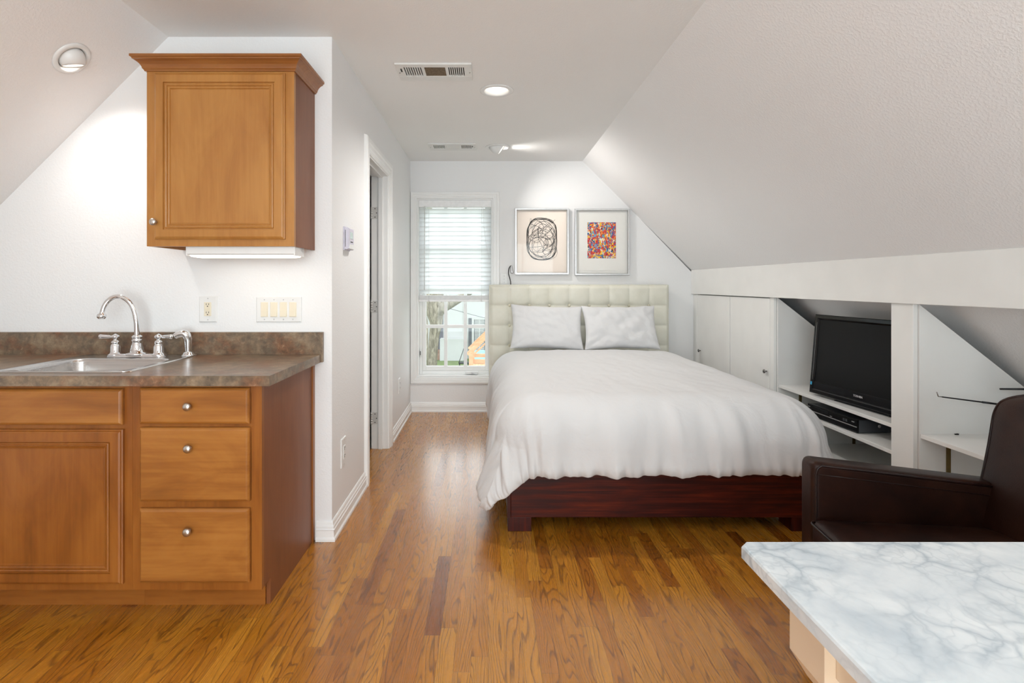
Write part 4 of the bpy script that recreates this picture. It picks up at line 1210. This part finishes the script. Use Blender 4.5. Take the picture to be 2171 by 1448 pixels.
for k in range(16):
    t0 = rs.uniform(0, 6); a = rs.uniform(.05, .12); b_ = rs.uniform(.05, .15)
    ox = rs.uniform(-1, 1) * (hw - a); oz = rs.uniform(-1, 1) * (hh - b_)
    stroke(sup(cx_ + ox, cz_ + oz, a, b_, 2, rs.uniform(-.5, .5), t0, t0 + rs.uniform(4.0, 7.5), wob=.016), rs.uniform(.0016, .0032))
for k in range(16):
    a = (cx_ + rs.uniform(-1, 1) * hw * .85, yk, cz_ + rs.uniform(-1, 1) * hh * .85)
    an = rs.choice([1.57, 1.57, 0.75, 2.3, 0.1]); l_ = rs.uniform(.06, .2)
    b2_ = (min(cx_ + hw, max(cx_ - hw, a[0] + cos(an) * l_)), yk, min(cz_ + hh, max(cz_ - hh, a[2] + sin(an) * l_)))
    mid = ((a[0] + b2_[0]) / 2 + rs.uniform(-.01, .01), yk, (a[2] + b2_[2]) / 2)
    stroke(catmull([a, mid, b2_], 5), rs.uniform(.0012, .0026))
lw.build('line_work', 'ink_black', pa)
MB().box(0.282, 0.773, BY - 0.0205, BY - 0.0190, 1.371, 1.984).build('glazing', 'picture_glass', pa)
pb = picture(0.850, 1.388, 1.345, 1.998, 'silver framed picture of bright red, blue and yellow dabs with a wide white mount')
MB().box(0.872, 1.366, BY - 0.0085, BY - 0.006, 1.365, 1.978).build('sheet', 'paper_white', pb)
MB().box(0.888, 1.350, BY - 0.0110, BY - 0.0085, 1.392, 1.962).build('mount', 'paper_white', pb)
MB().box(0.976, 1.256, BY - 0.0125, BY - 0.0110, 1.512, 1.866).build('print', 'colour_dabs', pb)
MB().box(0.869, 1.369, BY - 0.0205, BY - 0.0190, 1.364, 1.979).build('glazing', 'picture_glass', pb)

# ------------------------------------------------------------------ built-ins under the eave
ZL = lambda x: zr + (RK - x) - 0.004     # underside of the eave lining
SXF = BX + 0.042
def eave_poly(x0): return [(x0, 0.0), (RK - 0.03, 0.0), (RK - 0.03, ZL(RK - 0.03)), (x0, min(1.160, ZL(x0)))]
def divider(y0, y1, parent, x0=SXF):
    mb = MB()
    P = eave_poly(x0)
    mb.loops([[(p[0], y0, p[1]) for p in P], [(p[0], y1, p[1]) for p in P]], True, True, False)
    return mb.build('divider_panel', 'cabinet_white', parent)
cu = thing('eave_cupboard', 'white built-in cupboard with two flush doors under the sloping ceiling', 'cupboard', (BX + 0.3, 4.45, 0))
m = MB().box(SXF - 0.02, SXF, 3.757, 3.808, 0, 1.161).box(SXF - 0.02, SXF, 5.113, BY - 0.001, 0, 1.161)
m.box(SXF - 0.02, SXF, 3.808, 5.113, 0, 0.10)
m.build('face_frame', 'cabinet_white', cu, bev=0.002)
m = MB().box(SXF, SXF + 0.004, 3.757, BY - 0.001, 0.001, 1.158); m.build('interior_shadow', 'slot_dark', cu)
for ya, yb_, ky in ((3.811, 4.430, 3.845), (4.440, 5.110, 5.045)):
    dd = MB().box(SXF - 0.022, SXF - 0.003, ya, yb_, 0.103, 1.156).build('door', 'cabinet_white', cu, bev=0.003)
    knob(dd, SXF - 0.022, ky, 0.626, 'dark_nickel', (-1, 0, 0), 0.95)
def shelf_unit(y0, y1, label, shelves, standards):
    t = thing('eave_shelf_unit', label, 'built-in shelves', (BX + 0.35, (y0 + y1) / 2, 0))
    divider(y1 - 0.018, y1 - 0.0005, t)
    divider(y0, y0 + 0.018, t)
    ya, yb_ = y0 + 0.0185, y1 - 0.0185
    MB().box(SXF + 0.01, RK - 0.031, ya, yb_, 0.112, 0.133).build('base_board', 'cabinet_white', t)
    MB().box(RK - 0.05, RK - 0.031, ya, yb_, 0.1335, ZL(RK - 0.03) - 0.02).build('back_panel', 'cabinet_white', t)
    for z in shelves: MB().box(SXF + 0.004, 2.70, ya, yb_, z - 0.020, z).build('shelf', 'cabinet_white', t, bev=0.0015)
    for sx_ in standards:
        ss = MB()
        top = min(shelves) if not shelves else max(shelves) - 0.021
        zz = [0.1335] + [q for z in sorted(shelves) for q in (z - 0.0205, z + 0.0005)]
        for a, b_ in zip(zz[0::2], zz[1::2]):
            ss.box(sx_ - 0.009, sx_ + 0.009, yb_ - 0.006, yb_, a, b_)
        ss.build('shelf_standard', 'brass_strip', t)
    return t
shelf_unit(2.532, 3.756, 'white built-in shelves under the eave holding the television and disc player', (0.413, 0.549), (2.197, 2.574))
shelf_unit(1.25, 2.531, 'white built-in shelves under the eave behind the leather armchair, holding an antenna', (0.547,), (2.177, 2.56))

# television
tv = thing('television', 'black flat-screen television standing on the white eave shelf', 'television', (2.106, 3.020, 0.5645), rot=(radians(-5), 0, math.atan2(-0.996, 0.0892)))
W2, H_ = 0.3925, 0.500
MB().box(-W2, W2, 0.006, 0.055, 0.0, H_).build('body', 'black_plastic', tv, world=False, bev=0.008)
bz = MB().panel((-W2, 0.006, 0.0), (1, 0, 0), (0, 0, 1), (0, -1, 0), 2 * W2, H_, [(0, 0), (0, 0.012), (0.004, 0.016), (0.020, 0.016), (0.028, 0.013), (0.032, 0.009)])
MB().sweep([(-W2, 0.006, 0.0), (W2, 0.006, 0.0), (W2, 0.006, H_), (-W2, 0.006, H_)], (0, -1, 0), [(0, 0), (0, 0.012), (0.004, 0.016), (0.022, 0.016), (0.032, 0.008), (0.032, 0)], closed=True).build('bezel', 'tv_bezel', tv, world=False)
MB().box(-W2 + 0.030, W2 - 0.030, 0.000, 0.005, 0.075, H_ - 0.030).build('screen', 'tv_screen', tv, world=False)
MB().box(-W2 + 0.030, W2 - 0.030, -0.006, 0.005, 0.030, 0.0745).build('lower_trim', 'tv_bezel', tv, world=False, bev=0.002)
text_mesh('logo', 'TOSHIBA', 0.0165, 'logo_grey', tv, (0.0, -0.0068, 0.052), (pi / 2, 0, 0))
MB().box(-W2 + 0.007, -W2 + 0.021, -0.0108, -0.0098, 0.050, 0.070).build('sticker', 'sticker_blue', tv, world=False)
MB().box(-W2 + 0.022, -W2 + 0.0245, -0.0104, -0.0096, 0.085, H_ - 0.05).build('side_strip', 'dark_nickel', tv, world=False)
MB().box(-0.20, 0.20, 0.01, 0.15, -0.0150, -0.008).box(-0.05, 0.05, 0.075, 0.095, -0.009, 0.12).build('stand', 'black_plastic', tv, world=False, bev=0.002).rotation_euler = (radians(5), 0, 0)

# disc player
pl = thing('disc_player', 'black disc player with a silver stripe on the shelf below the television', 'disc player', (2.068, 3.204, 0.4135), rotz=math.atan2(-0.432, 0.019))
w2 = 0.216
MB().box(-w2, w2, 0.012, 0.30, 0.006, 0.076).build('case', 'player_metal', pl, world=False, bev=0.003)
MB().box(-w2, w2, 0.0, 0.0119, 0.004, 0.077).build('front_panel', 'tv_bezel', pl, world=False, bev=0.002)
MB().box(-w2 + 0.002, w2 - 0.002, -0.0025, 0.0, 0.034, 0.039).build('silver_stripe', 'silver_plastic', pl, world=False)
MB().box(-w2 + 0.045, -0.02, -0.002, 0.0, 0.050, 0.068).build('disc_tray', 'black_plastic', pl, world=False, bev=0.001)
for xx in (-0.200, 0.185): MB().box(xx - 0.010, xx + 0.010, -0.002, 0, 0.058, 0.063).build('button', 'silver_plastic', pl, world=False)
MB().box(-0.005, 0.012, -0.002, 0, 0.044, 0.048).build('button', 'silver_plastic', pl, world=False)
for k in range(2): MB().box(0.105 + k * 0.020, 0.119 + k * 0.020, -0.002, 0, 0.048, 0.062).build('button', 'player_metal', pl, world=False)
for xx in (-0.16, 0.16):
    for yy in (0.04, 0.26): MB().lathe([(0.012, 0.0), (0.012, 0.006)], (xx, yy, 0), seg=14).build('foot', 'black_matte', pl, world=False)
MB().lathe([(0.009, 0), (0.009, 0.001), (0.005, 0.003)], (w2, 0.13, 0.040), (1, 0, 0), 16).build('case_screw', 'silver_plastic', pl, world=False)

# antenna on the near shelf
ax, ay = 2.435, 2.33
an = thing('antenna', 'indoor antenna with two black telescopic rods on the shelf behind the armchair', 'antenna', (ax, ay, 0.5475))
MB().lathe([(0.060, 0.0), (0.062, 0.008), (0.045, 0.020), (0.016, 0.032), (0.012, 0.16), (0.020, 0.175), (0.040, 0.190), (0.046, 0.205), (0.040, 0.222), (0.020, 0.234), (0.001, 0.237)], (ax, ay, 0.5475), seg=28).build('base', 'player_metal', an)
r1a, r1b = Vector((2.350, 2.395, 0.708)), Vector((2.058, 2.405, 0.745))
MB().tube([r1a + (r1a - r1b) * 0.25, r1a], 0.006, 10).build('rod_socket', 'white_plastic', an)
MB().tube([r1a, r1a.lerp(r1b, 0.4), r1a.lerp(r1b, 0.401), r1b], [0.0046, 0.0046, 0.0034, 0.0028], 10).build('rod', 'black_plastic', an)
MB().tube([r1b, r1b + Vector((-0.018, 0, 0.002)), r1b + Vector((-0.025, 0, 0.022))], 0.0022, 8).build('rod_tip', 'dark_nickel', an)
r2a, r2b = Vector((2.56, 2.36, 0.788)), Vector((2.315, 2.40, 0.782))
MB().tube([r2a, r2b], [0.005, 0.0040], 10).build('rod', 'black_plastic', an)
MB().tube([(ax, ay, 0.70), (ax + 0.02, ay + 0.02, 0.74), r2a + Vector((-0.03, 0, -0.002))], 0.006, 8).build('rod_socket', 'white_plastic', an)
bcp = thing('shelf_clip', 'tiny black clip lying at the back of the shelf behind the armchair', 'clip', (2.205, 2.495, 0.5475))
MB().box(2.196, 2.212, 2.492, 2.500, 0.5475, 0.5525).build('body', 'black_plastic', bcp, bev=0.001)
MB().tube([(2.197, 2.496, 0.5520), (2.206, 2.496, 0.5545), (2.215, 2.496, 0.5540)], 0.0010, 6).build('lever', 'dark_nickel', bcp)

# ------------------------------------------------------------------ leather armchair (local x from front to back, +y towards the bed)
ch = thing('armchair', 'dark brown leather armchair with low arms behind the marble table', 'armchair', (1.071, 1.522, 0), rotz=radians(-6.3))
def arm(sg):
    ya, yb_ = 0.282, 0.372
    zt = lambda x: 0.652 - 0.055 * (x / 0.6)
    lps = []
    rr = 0.026
    for x in [rr * (1 - cos(q * pi / 16)) for q in range(9)] + [0.05 + 0.05 * k for k in range(12)]:
        t_ = zt(x); e = rr - sqrt(max(0.0, rr * rr - (rr - x) ** 2)) if x < rr else 0.0
        e *= 0.75
        y0_, y1_ = ya + e * 0.8, yb_ - e * 0.8; top = t_ - e
        prof = [(y0_, 0.13), (y1_, 0.13), (y1_, 0.3)]
        prof += [(y1_ - 0.018 * (1 - cos(q * pi / 12)), top - 0.018 * (1 - sin(q * pi / 12))) for q in range(7)]
        prof += [(y0_ + 0.018 * (1 - cos(q * pi / 12)), top - 0.018 * (1 - sin(q * pi / 12))) for q in range(6, -1, -1)]
        prof += [(y0_, 0.3)]
        lps.append([(x, sg * y, z) for y, z in prof])
    o = MB().loops(lps).build('arm', 'brown_leather', ch, world=False)
    pp_ = MB()
    for yy in (ya + 0.002, yb_ - 0.002):
        pp_.tube([(0.012, sg * yy, 0.14), (0.012, sg * yy, 0.4), (0.012, sg * yy, 0.610), (0.018, sg * yy, 0.630)] + [(x, sg * yy, zt(x) - 0.010) for x in (0.03, 0.15, 0.3, 0.45, 0.6)], 0.0042, 8)
        pp_.tube([(x, sg * (yy + (-0.0025 if yy < 0.33 else 0.0025)), zt(x) - 0.040) for x in (0.012, 0.15, 0.3, 0.45, 0.6)], 0.0018, 6)
    pp_.build('arm_piping', 'piping_leather', o, world=False)
arm(1); arm(-1)
# seat cushion
lps = []
for z, e in ((0.335, 0.02), (0.340, 0.006), (0.352, 0.0), (0.445, 0.0), (0.458, 0.006), (0.466, 0.02), (0.472, 0.06), (0.477, 0.12)):
    lps.append([(p[0], p[1], z) for p in rrect(-0.012 + e, 0.53, -0.278 + e, 0.278 - e, 0.03 + e * 0.3, 0, 8)])
sc_ = MB().loops(lps).build('seat_cushion', 'brown_leather', ch, world=False)
pc_ = MB()
for zz in (0.349, 0.452):
    q = rrect(-0.014, 0.53, -0.279, 0.279, 0.03, zz, 8); pc_.tube(q + q[:1], 0.0042, 8)
pc_.build('cushion_piping', 'piping_leather', sc_, world=False)
MB().box(0.010, 0.56, -0.281, 0.281, 0.13, 0.334).build('seat_base', 'brown_leather', ch, world=False, bev=0.01)
# backrest: leans back, rounded top corners, wider than the arms are apart
lps, edge_line = [], []
ZS = [0.13 + 0.67 * i / 16 for i in range(16)] + [0.80 + 0.10 * sin(i / 16 * pi / 2) for i in range(17)]
for z in ZS:
    tt = min(1.0, max(0.0, (z - 0.45) / 0.45))
    xf = 0.518 + 0.080 * tt + 0.008 * sin(tt * pi)
    xb = 0.655 + 0.115 * max(0, (z - 0.3) / 0.6)
    hw_ = 0.345
    if z > 0.80:
        q = min(1.0, (z - 0.80) / 0.100); hw_ -= 0.095 * (1 - sqrt(max(0.0, 1 - q * q)))
    if z > 0.855:
        q = min(1.0, (z - 0.855) / 0.045); c_ = (xf + xb) / 2; h_ = (xb - xf) / 2 * sqrt(max(0.04, 1 - q * q)); xf, xb = c_ - h_, c_ + h_
    k_ = 14; fr_, bk = [], []
    e = min(0.018, (xb - xf) / 2.2)
    for j_ in range(k_ + 1):
        yy = -1 + 2 * j_ / k_
        fr_.append((xf + 0.010 * yy * yy + 0.006 * noise.noise(Vector((yy * 2, z * 5, 1))), yy * (hw_ - e), z))
        bk.append((xb, yy * (hw_ - e), z))
    rs_ = [(xf + 0.010 + e * 0.3, hw_ - e * 0.3, z), (xf + 0.010 + e, hw_, z), (xb - e, hw_, z), (xb - e * 0.3, hw_ - e * 0.3, z)]
    ls_ = [(p[0], -p[1], z) for p in rs_[::-1]]
    lps.append(fr_ + rs_ + bk[::-1] + ls_)
    edge_line.append((rs_[0], ls_[-1]))
bk_o = MB().loops(lps).build('backrest', 'brown_leather', ch, world=False)
for q_ in (0, 1):
    MB().tube([l[q_] for l in edge_line[9:]], 0.0042, 8).build('back_piping', 'piping_leather', bk_o, world=False)
for x_ in (0.05, 0.60):
    for y_ in (-0.31, 0.31):
        MB().loops([rrect(x_ - a, x_ + a, y_ - a, y_ + a, 0.004, z_, 3) for a, z_ in ((0.016, 0), (0.024, 0.1295))], True, True, False).build('leg', 'mahogany_leg', ch, world=False)

# ------------------------------------------------------------------ marble table
TX0, TX1, TY0, TY1, TZ1 = 0.482, 1.72, 0.16, 1.024, 0.760
tb = thing('table', 'cream painted table with turned legs and a grey-veined white marble top', 'table', ((TX0 + TX1) / 2, (TY0 + TY1) / 2, 0))
ck = 0.014
def topring(e, z): return [(x, y, z) for x, y in ((TX0 + e + ck, TY1 - e), (TX0 + e, TY1 - e - ck), (TX0 + e, TY0 + e + ck), (TX0 + e + ck, TY0 + e), (TX1 - e - ck, TY0 + e), (TX1 - e, TY0 + e + ck), (TX1 - e, TY1 - e - ck), (TX1 - e - ck, TY1 - e))]
MB().loops([topring(0.006, TZ1 - 0.030), topring(0.0, TZ1 - 0.025), topring(0.0, TZ1 - 0.005), topring(0.002, TZ1 - 0.001), topring(0.005, TZ1)], True, True, False).build('tabletop', 'marble', tb)
AZ0, AZ1 = 0.610, TZ1 - 0.0305
la, lb = 0.550, 0.650       # leg block in X
lc, ld = 0.868, 0.968
MB().box(la + 0.018, la + 0.040, TY0 + 0.155, lc, AZ0, AZ1).build('apron', 'cream_paint', tb, bev=0.002)
MB().box(lb, TX1 - 0.168, ld - 0.040, ld - 0.018, AZ0, AZ1).build('apron', 'cream_paint', tb, bev=0.002)
MB().box(TX1 - 0.108, TX1 - 0.086, TY0 + 0.155, lc, AZ0, AZ1).build('apron', 'cream_paint', tb, bev=0.002)
MB().box(lb, TX1 - 0.168, TY0 + 0.073, TY0 + 0.095, AZ0, AZ1).build('apron', 'cream_paint', tb, bev=0.002)
for lx in (la, TX1 - 0.168):
    for ly in (lc, TY0 + 0.055):
        cx2, cy2 = lx + 0.05, ly + 0.05
        m = MB().loops([[(cx2 + sx_ * a, cy2 + sy_ * a, z_) for sx_, sy_ in ((-1, -1), (1, -1), (1, 1), (-1, 1))] for a, z_ in ((0.030, 0.556), (0.050, 0.592), (0.050, AZ1))], True, True, False)
        m.lathe([(0.030, 0.557), (0.026, 0.548), (0.036, 0.540), (0.038, 0.532), (0.030, 0.524), (0.028, 0.515), (0.034, 0.505), (0.046, 0.46), (0.050, 0.42), (0.046, 0.36), (0.034, 0.25), (0.026, 0.16), (0.024, 0.12), (0.032, 0.11), (0.034, 0.10), (0.026, 0.09), (0.034, 0.06), (0.036, 0.045), (0.028, 0.0)], (cx2, cy2, 0), seg=32)
        m.build('leg', 'cream_paint', tb)

# ------------------------------------------------------------------ the yard seen through the window
GZ = -2.80
gr = MB().box(-40, 40, 7.5, 70, GZ - 0.3, GZ).build('lawn', 'lawn', origin=(0, 0, 0)); gr['kind'] = 'structure'
def at(px, py, y): return Vector(((px - VPX) * y / F_PX, y, CAM_H - (py - VPY) * y / F_PX))
# neighbouring house
HY = 29.0
ho = thing('neighbour_house', 'white painted neighbouring house beyond the lawn with dark shutters', 'house', (-1.0, HY + 3, GZ))
MB().box(-14, 8, HY, HY + 7, GZ, 3.2).build('wall', 'siding_white', ho)
MB().prism([(HY - 0.5, 3.1), (HY + 7.5, 3.1), (HY + 3.5, 5.6)], 'x', -14.5, 8.5).build('roof', 'shutter_grey', ho)
# lower white annex in front
p0, p1 = at(945, 650, HY), at(984.0, 761, HY)
MB().box(p0.x - 0.25, p1.x, HY - 0.8, HY - 0.005, GZ, at(0, 719, HY - 0.8).z).build('annex', 'siding_white', ho)
q0, q1 = at(936, 668, HY), at(945.5, 738, HY)
MB().box(at(926, 0, HY).x, at(939.5, 0, HY).x, HY - 0.06, HY - 0.004, at(0, 741, HY).z, at(0, 655, HY).z).build('porch_opening', 'porch_shade', ho)
MB().box(at(922, 0, HY).x, at(940, 0, HY).x, HY - 0.5, HY - 0.004, GZ, at(0, 740.5, HY).z).build('brick_step', 'brick_pink', ho)
MB().box(at(993.5, 0, HY).x, at(1001.3, 0, HY).x, HY - 0.06, HY - 0.004, at(0, 745, HY).z, at(0, 674.5, HY).z).build('shutter', 'shutter_grey', ho)
wx0, wx1, wz0, wz1 = at(1005, 0, HY).x, at(1028, 0, HY).x, at(0, 743, HY).z, at(0, 677, HY).z
wn = MB().box(wx0, wx1, HY - 0.05, HY - 0.004, wz0, wz1).build('window', 'shutter_grey', ho)
for a, b_ in ((wx0 + 0.03, (wx0 + wx1) / 2 - 0.03), ((wx0 + wx1) / 2 + 0.03, wx1 - 0.03)):
    lv = MB(); nn = 22
    for k in range(nn):
        z = wz0 + (wz1 - wz0) * (k + 0.25) / nn; lv.box(a, b_, HY - 0.075, HY - 0.052, z, z + (wz1 - wz0) / nn * 0.62)
    lv.build('louvre_blind', 'siding_white', wn)
m = MB().box(wx0 - 0.12, wx1 + 0.12, HY - 0.09, HY - 0.004, wz1, wz1 + 0.12).box(wx0 - 0.12, wx0, HY - 0.09, HY - 0.004, wz0, wz1).box(wx1, wx1 + 0.12, HY - 0.09, HY - 0.004, wz0, wz1).box((wx0 + wx1) / 2 - 0.03, (wx0 + wx1) / 2 + 0.03, HY - 0.09, HY - 0.051, wz0, wz1)
m.build('window_trim', 'siding_white', wn)
m = MB(); m.box(at(1001.5, 0, HY).x, 8, HY - 0.25, HY - 0.1, GZ, at(0, 742, HY).z); m.build('skirting_panel', 'pool_blue', ho)
# cable
tag(MB().tube(catmull([at(905, 642, 26), at(960, 656, 25), at(1032, 675, 24), at(1150, 700, 23)], 8), 0.012, 6).build('overhead_cable', 'shutter_grey'), 'thin overhead cable crossing in front of the white house', 'cable')

# tree
TYv = 24.5
tr = thing('oak_tree', 'grey-barked tree trunk on the lawn close outside the window', 'tree', (*at(914, 0, TYv).xy, GZ))
def branch(pts, name, parent, seg=20):
    P = [at(px, py, TYv + dy) for px, py, r, dy in pts]; R = [r * TYv / F_PX for px, py, r, dy in pts]
    n = len(P); k = 7
    return MB().tube(catmull(P, k), [R[min(i // k, n - 1)] + (R[min(i // k + 1, n - 1)] - R[min(i // k, n - 1)]) * (i % k) / k for i in range((n - 1) * k + 1)], seg).build(name, 'bark', parent)
tk = branch([(915, 800, 15, 0), (915.5, 783, 11.5, 0), (916.5, 765, 10.5, 0), (918.5, 735, 10.5, 0), (921, 708, 11, 0), (924.5, 685, 13, 0), (922, 660, 19, 0.1), (921, 630, 20, 0.2), (915, 560, 16, 0.5), (905, 440, 12, 1.0), (900, 300, 8, 1.5)], 'trunk', tr)
branch([(922, 668, 12, 0), (940, 652, 11, -0.1), (962, 640, 9, -0.3), (990, 622, 8, -0.5), (1030, 590, 6, -0.8)], 'limb', tr)
branch([(916, 668, 9, 0.1), (901, 652, 8, 0.2), (885, 630, 7, 0.3), (860, 590, 5, 0.5)], 'limb', tr)
tr2 = thing('slender_tree', 'slimmer pale trunk just left of the big tree outside the window', 'tree', (*at(902, 0, 23).xy, GZ))
MB().tube([at(903, 800, 23), at(903.5, 740, 23), at(904, 690, 23.0), at(897, 640, 23.2), at(880, 500, 23.5)], [0.09, 0.085, 0.08, 0.08, 0.06], 14).build('trunk', 'bark', tr2)

# patio chair
PY = 24.0
pc = thing('patio_chair', 'thin black metal chair on the lawn outside the window', 'garden chair', (*at(979, 0, PY).xy, GZ))
b0, b1 = at(972.5, 770, PY), at(985, 734, PY)
m = MB()
for dy in (-0.02, 0.42): m.tube([b0 + Vector((0, dy, 0)), b1 + Vector((0, dy, 0))], 0.013, 8)
m.tube([b1 + Vector((0, -0.02, 0)), b1 + Vector((0, 0.42, 0))], 0.013, 8)
for k in range(1, 5): m.tube([b0.lerp(b1, k / 5) + Vector((0, -0.02, 0)), b0.lerp(b1, k / 5) + Vector((0, 0.42, 0))], 0.006, 6)
m.build('backrest', 'chair_black', pc)
MB().box(b0.x, b0.x + 0.46, PY - 0.03, PY + 0.43, b0.z - 0.03, b0.z + 0.02).build('seat', 'chair_black', pc, bev=0.01)
for dx in (0.03, 0.42):
    for dy in (0.0, 0.40): MB().tube([(b0.x + dx, PY + dy, b0.z - 0.03), (b0.x + dx, PY + dy, GZ)], 0.014, 8).build('leg', 'chair_black', pc)

# wooden play frame
SY = 20.0
ps = thing('play_frame', 'orange cedar timber play frame at the right side of the window view', 'play frame', (*at(1015, 0, SY).xy, GZ))
def beam(a, b_, wd, dp, name):
    a, b_ = Vector(a), Vector(b_); d_ = (b_ - a).normalized(); s1_ = Vector((0, 1, 0)); n_ = d_.cross(s1_).normalized()
    lp = [[q + n_ * wd / 2 * i + s1_ * dp / 2 * j_ for i, j_ in ((-1, -1), (1, -1), (1, 1), (-1, 1))] for q in (a, b_)]
    return MB().loops(lp, True, True, False).build(name, 'cedar', ps)
for dy in (0.0, 1.6):
    S = SY + dy
    off = Vector((0, dy, 0))
    beam(at(999, 750, SY) + off, Vector((at(999, 0, SY).x, S, GZ)), 0.16, 0.12, 'post')
    beam(at(991, 751, SY) + off, at(1050, 694, SY) + off, 0.13, 0.10, 'sloping_rail')
    beam(at(1000, 756, SY) + off, at(1056, 702, SY) + off, 0.06, 0.05, 'sloping_rail')
    beam(Vector((at(1062, 0, SY).x, S, GZ)), at(1062, 690, SY) + off, 0.16, 0.12, 'post')
    beam(at(1003, 766, SY) + off + Vector((0, 0.05, 0)), at(1060, 766, SY) + off + Vector((0, 0.05, 0)), 0.14, 0.04, 'cross_rail')
    beam(at(995, 779, SY) + off - Vector((0, 0.09, 0)), at(1066, 779, SY) + off - Vector((0, 0.09, 0)), 0.13, 0.05, 'deck_rail')
for k in range(8):
    xx = at(998, 0, SY).x + k * 0.14
    MB().box(xx, xx + 0.13, SY - 0.06, SY + 1.66, at(0, 783, SY).z - 0.04, at(0, 783, SY).z - 0.005).build('deck_board', 'cedar', ps)
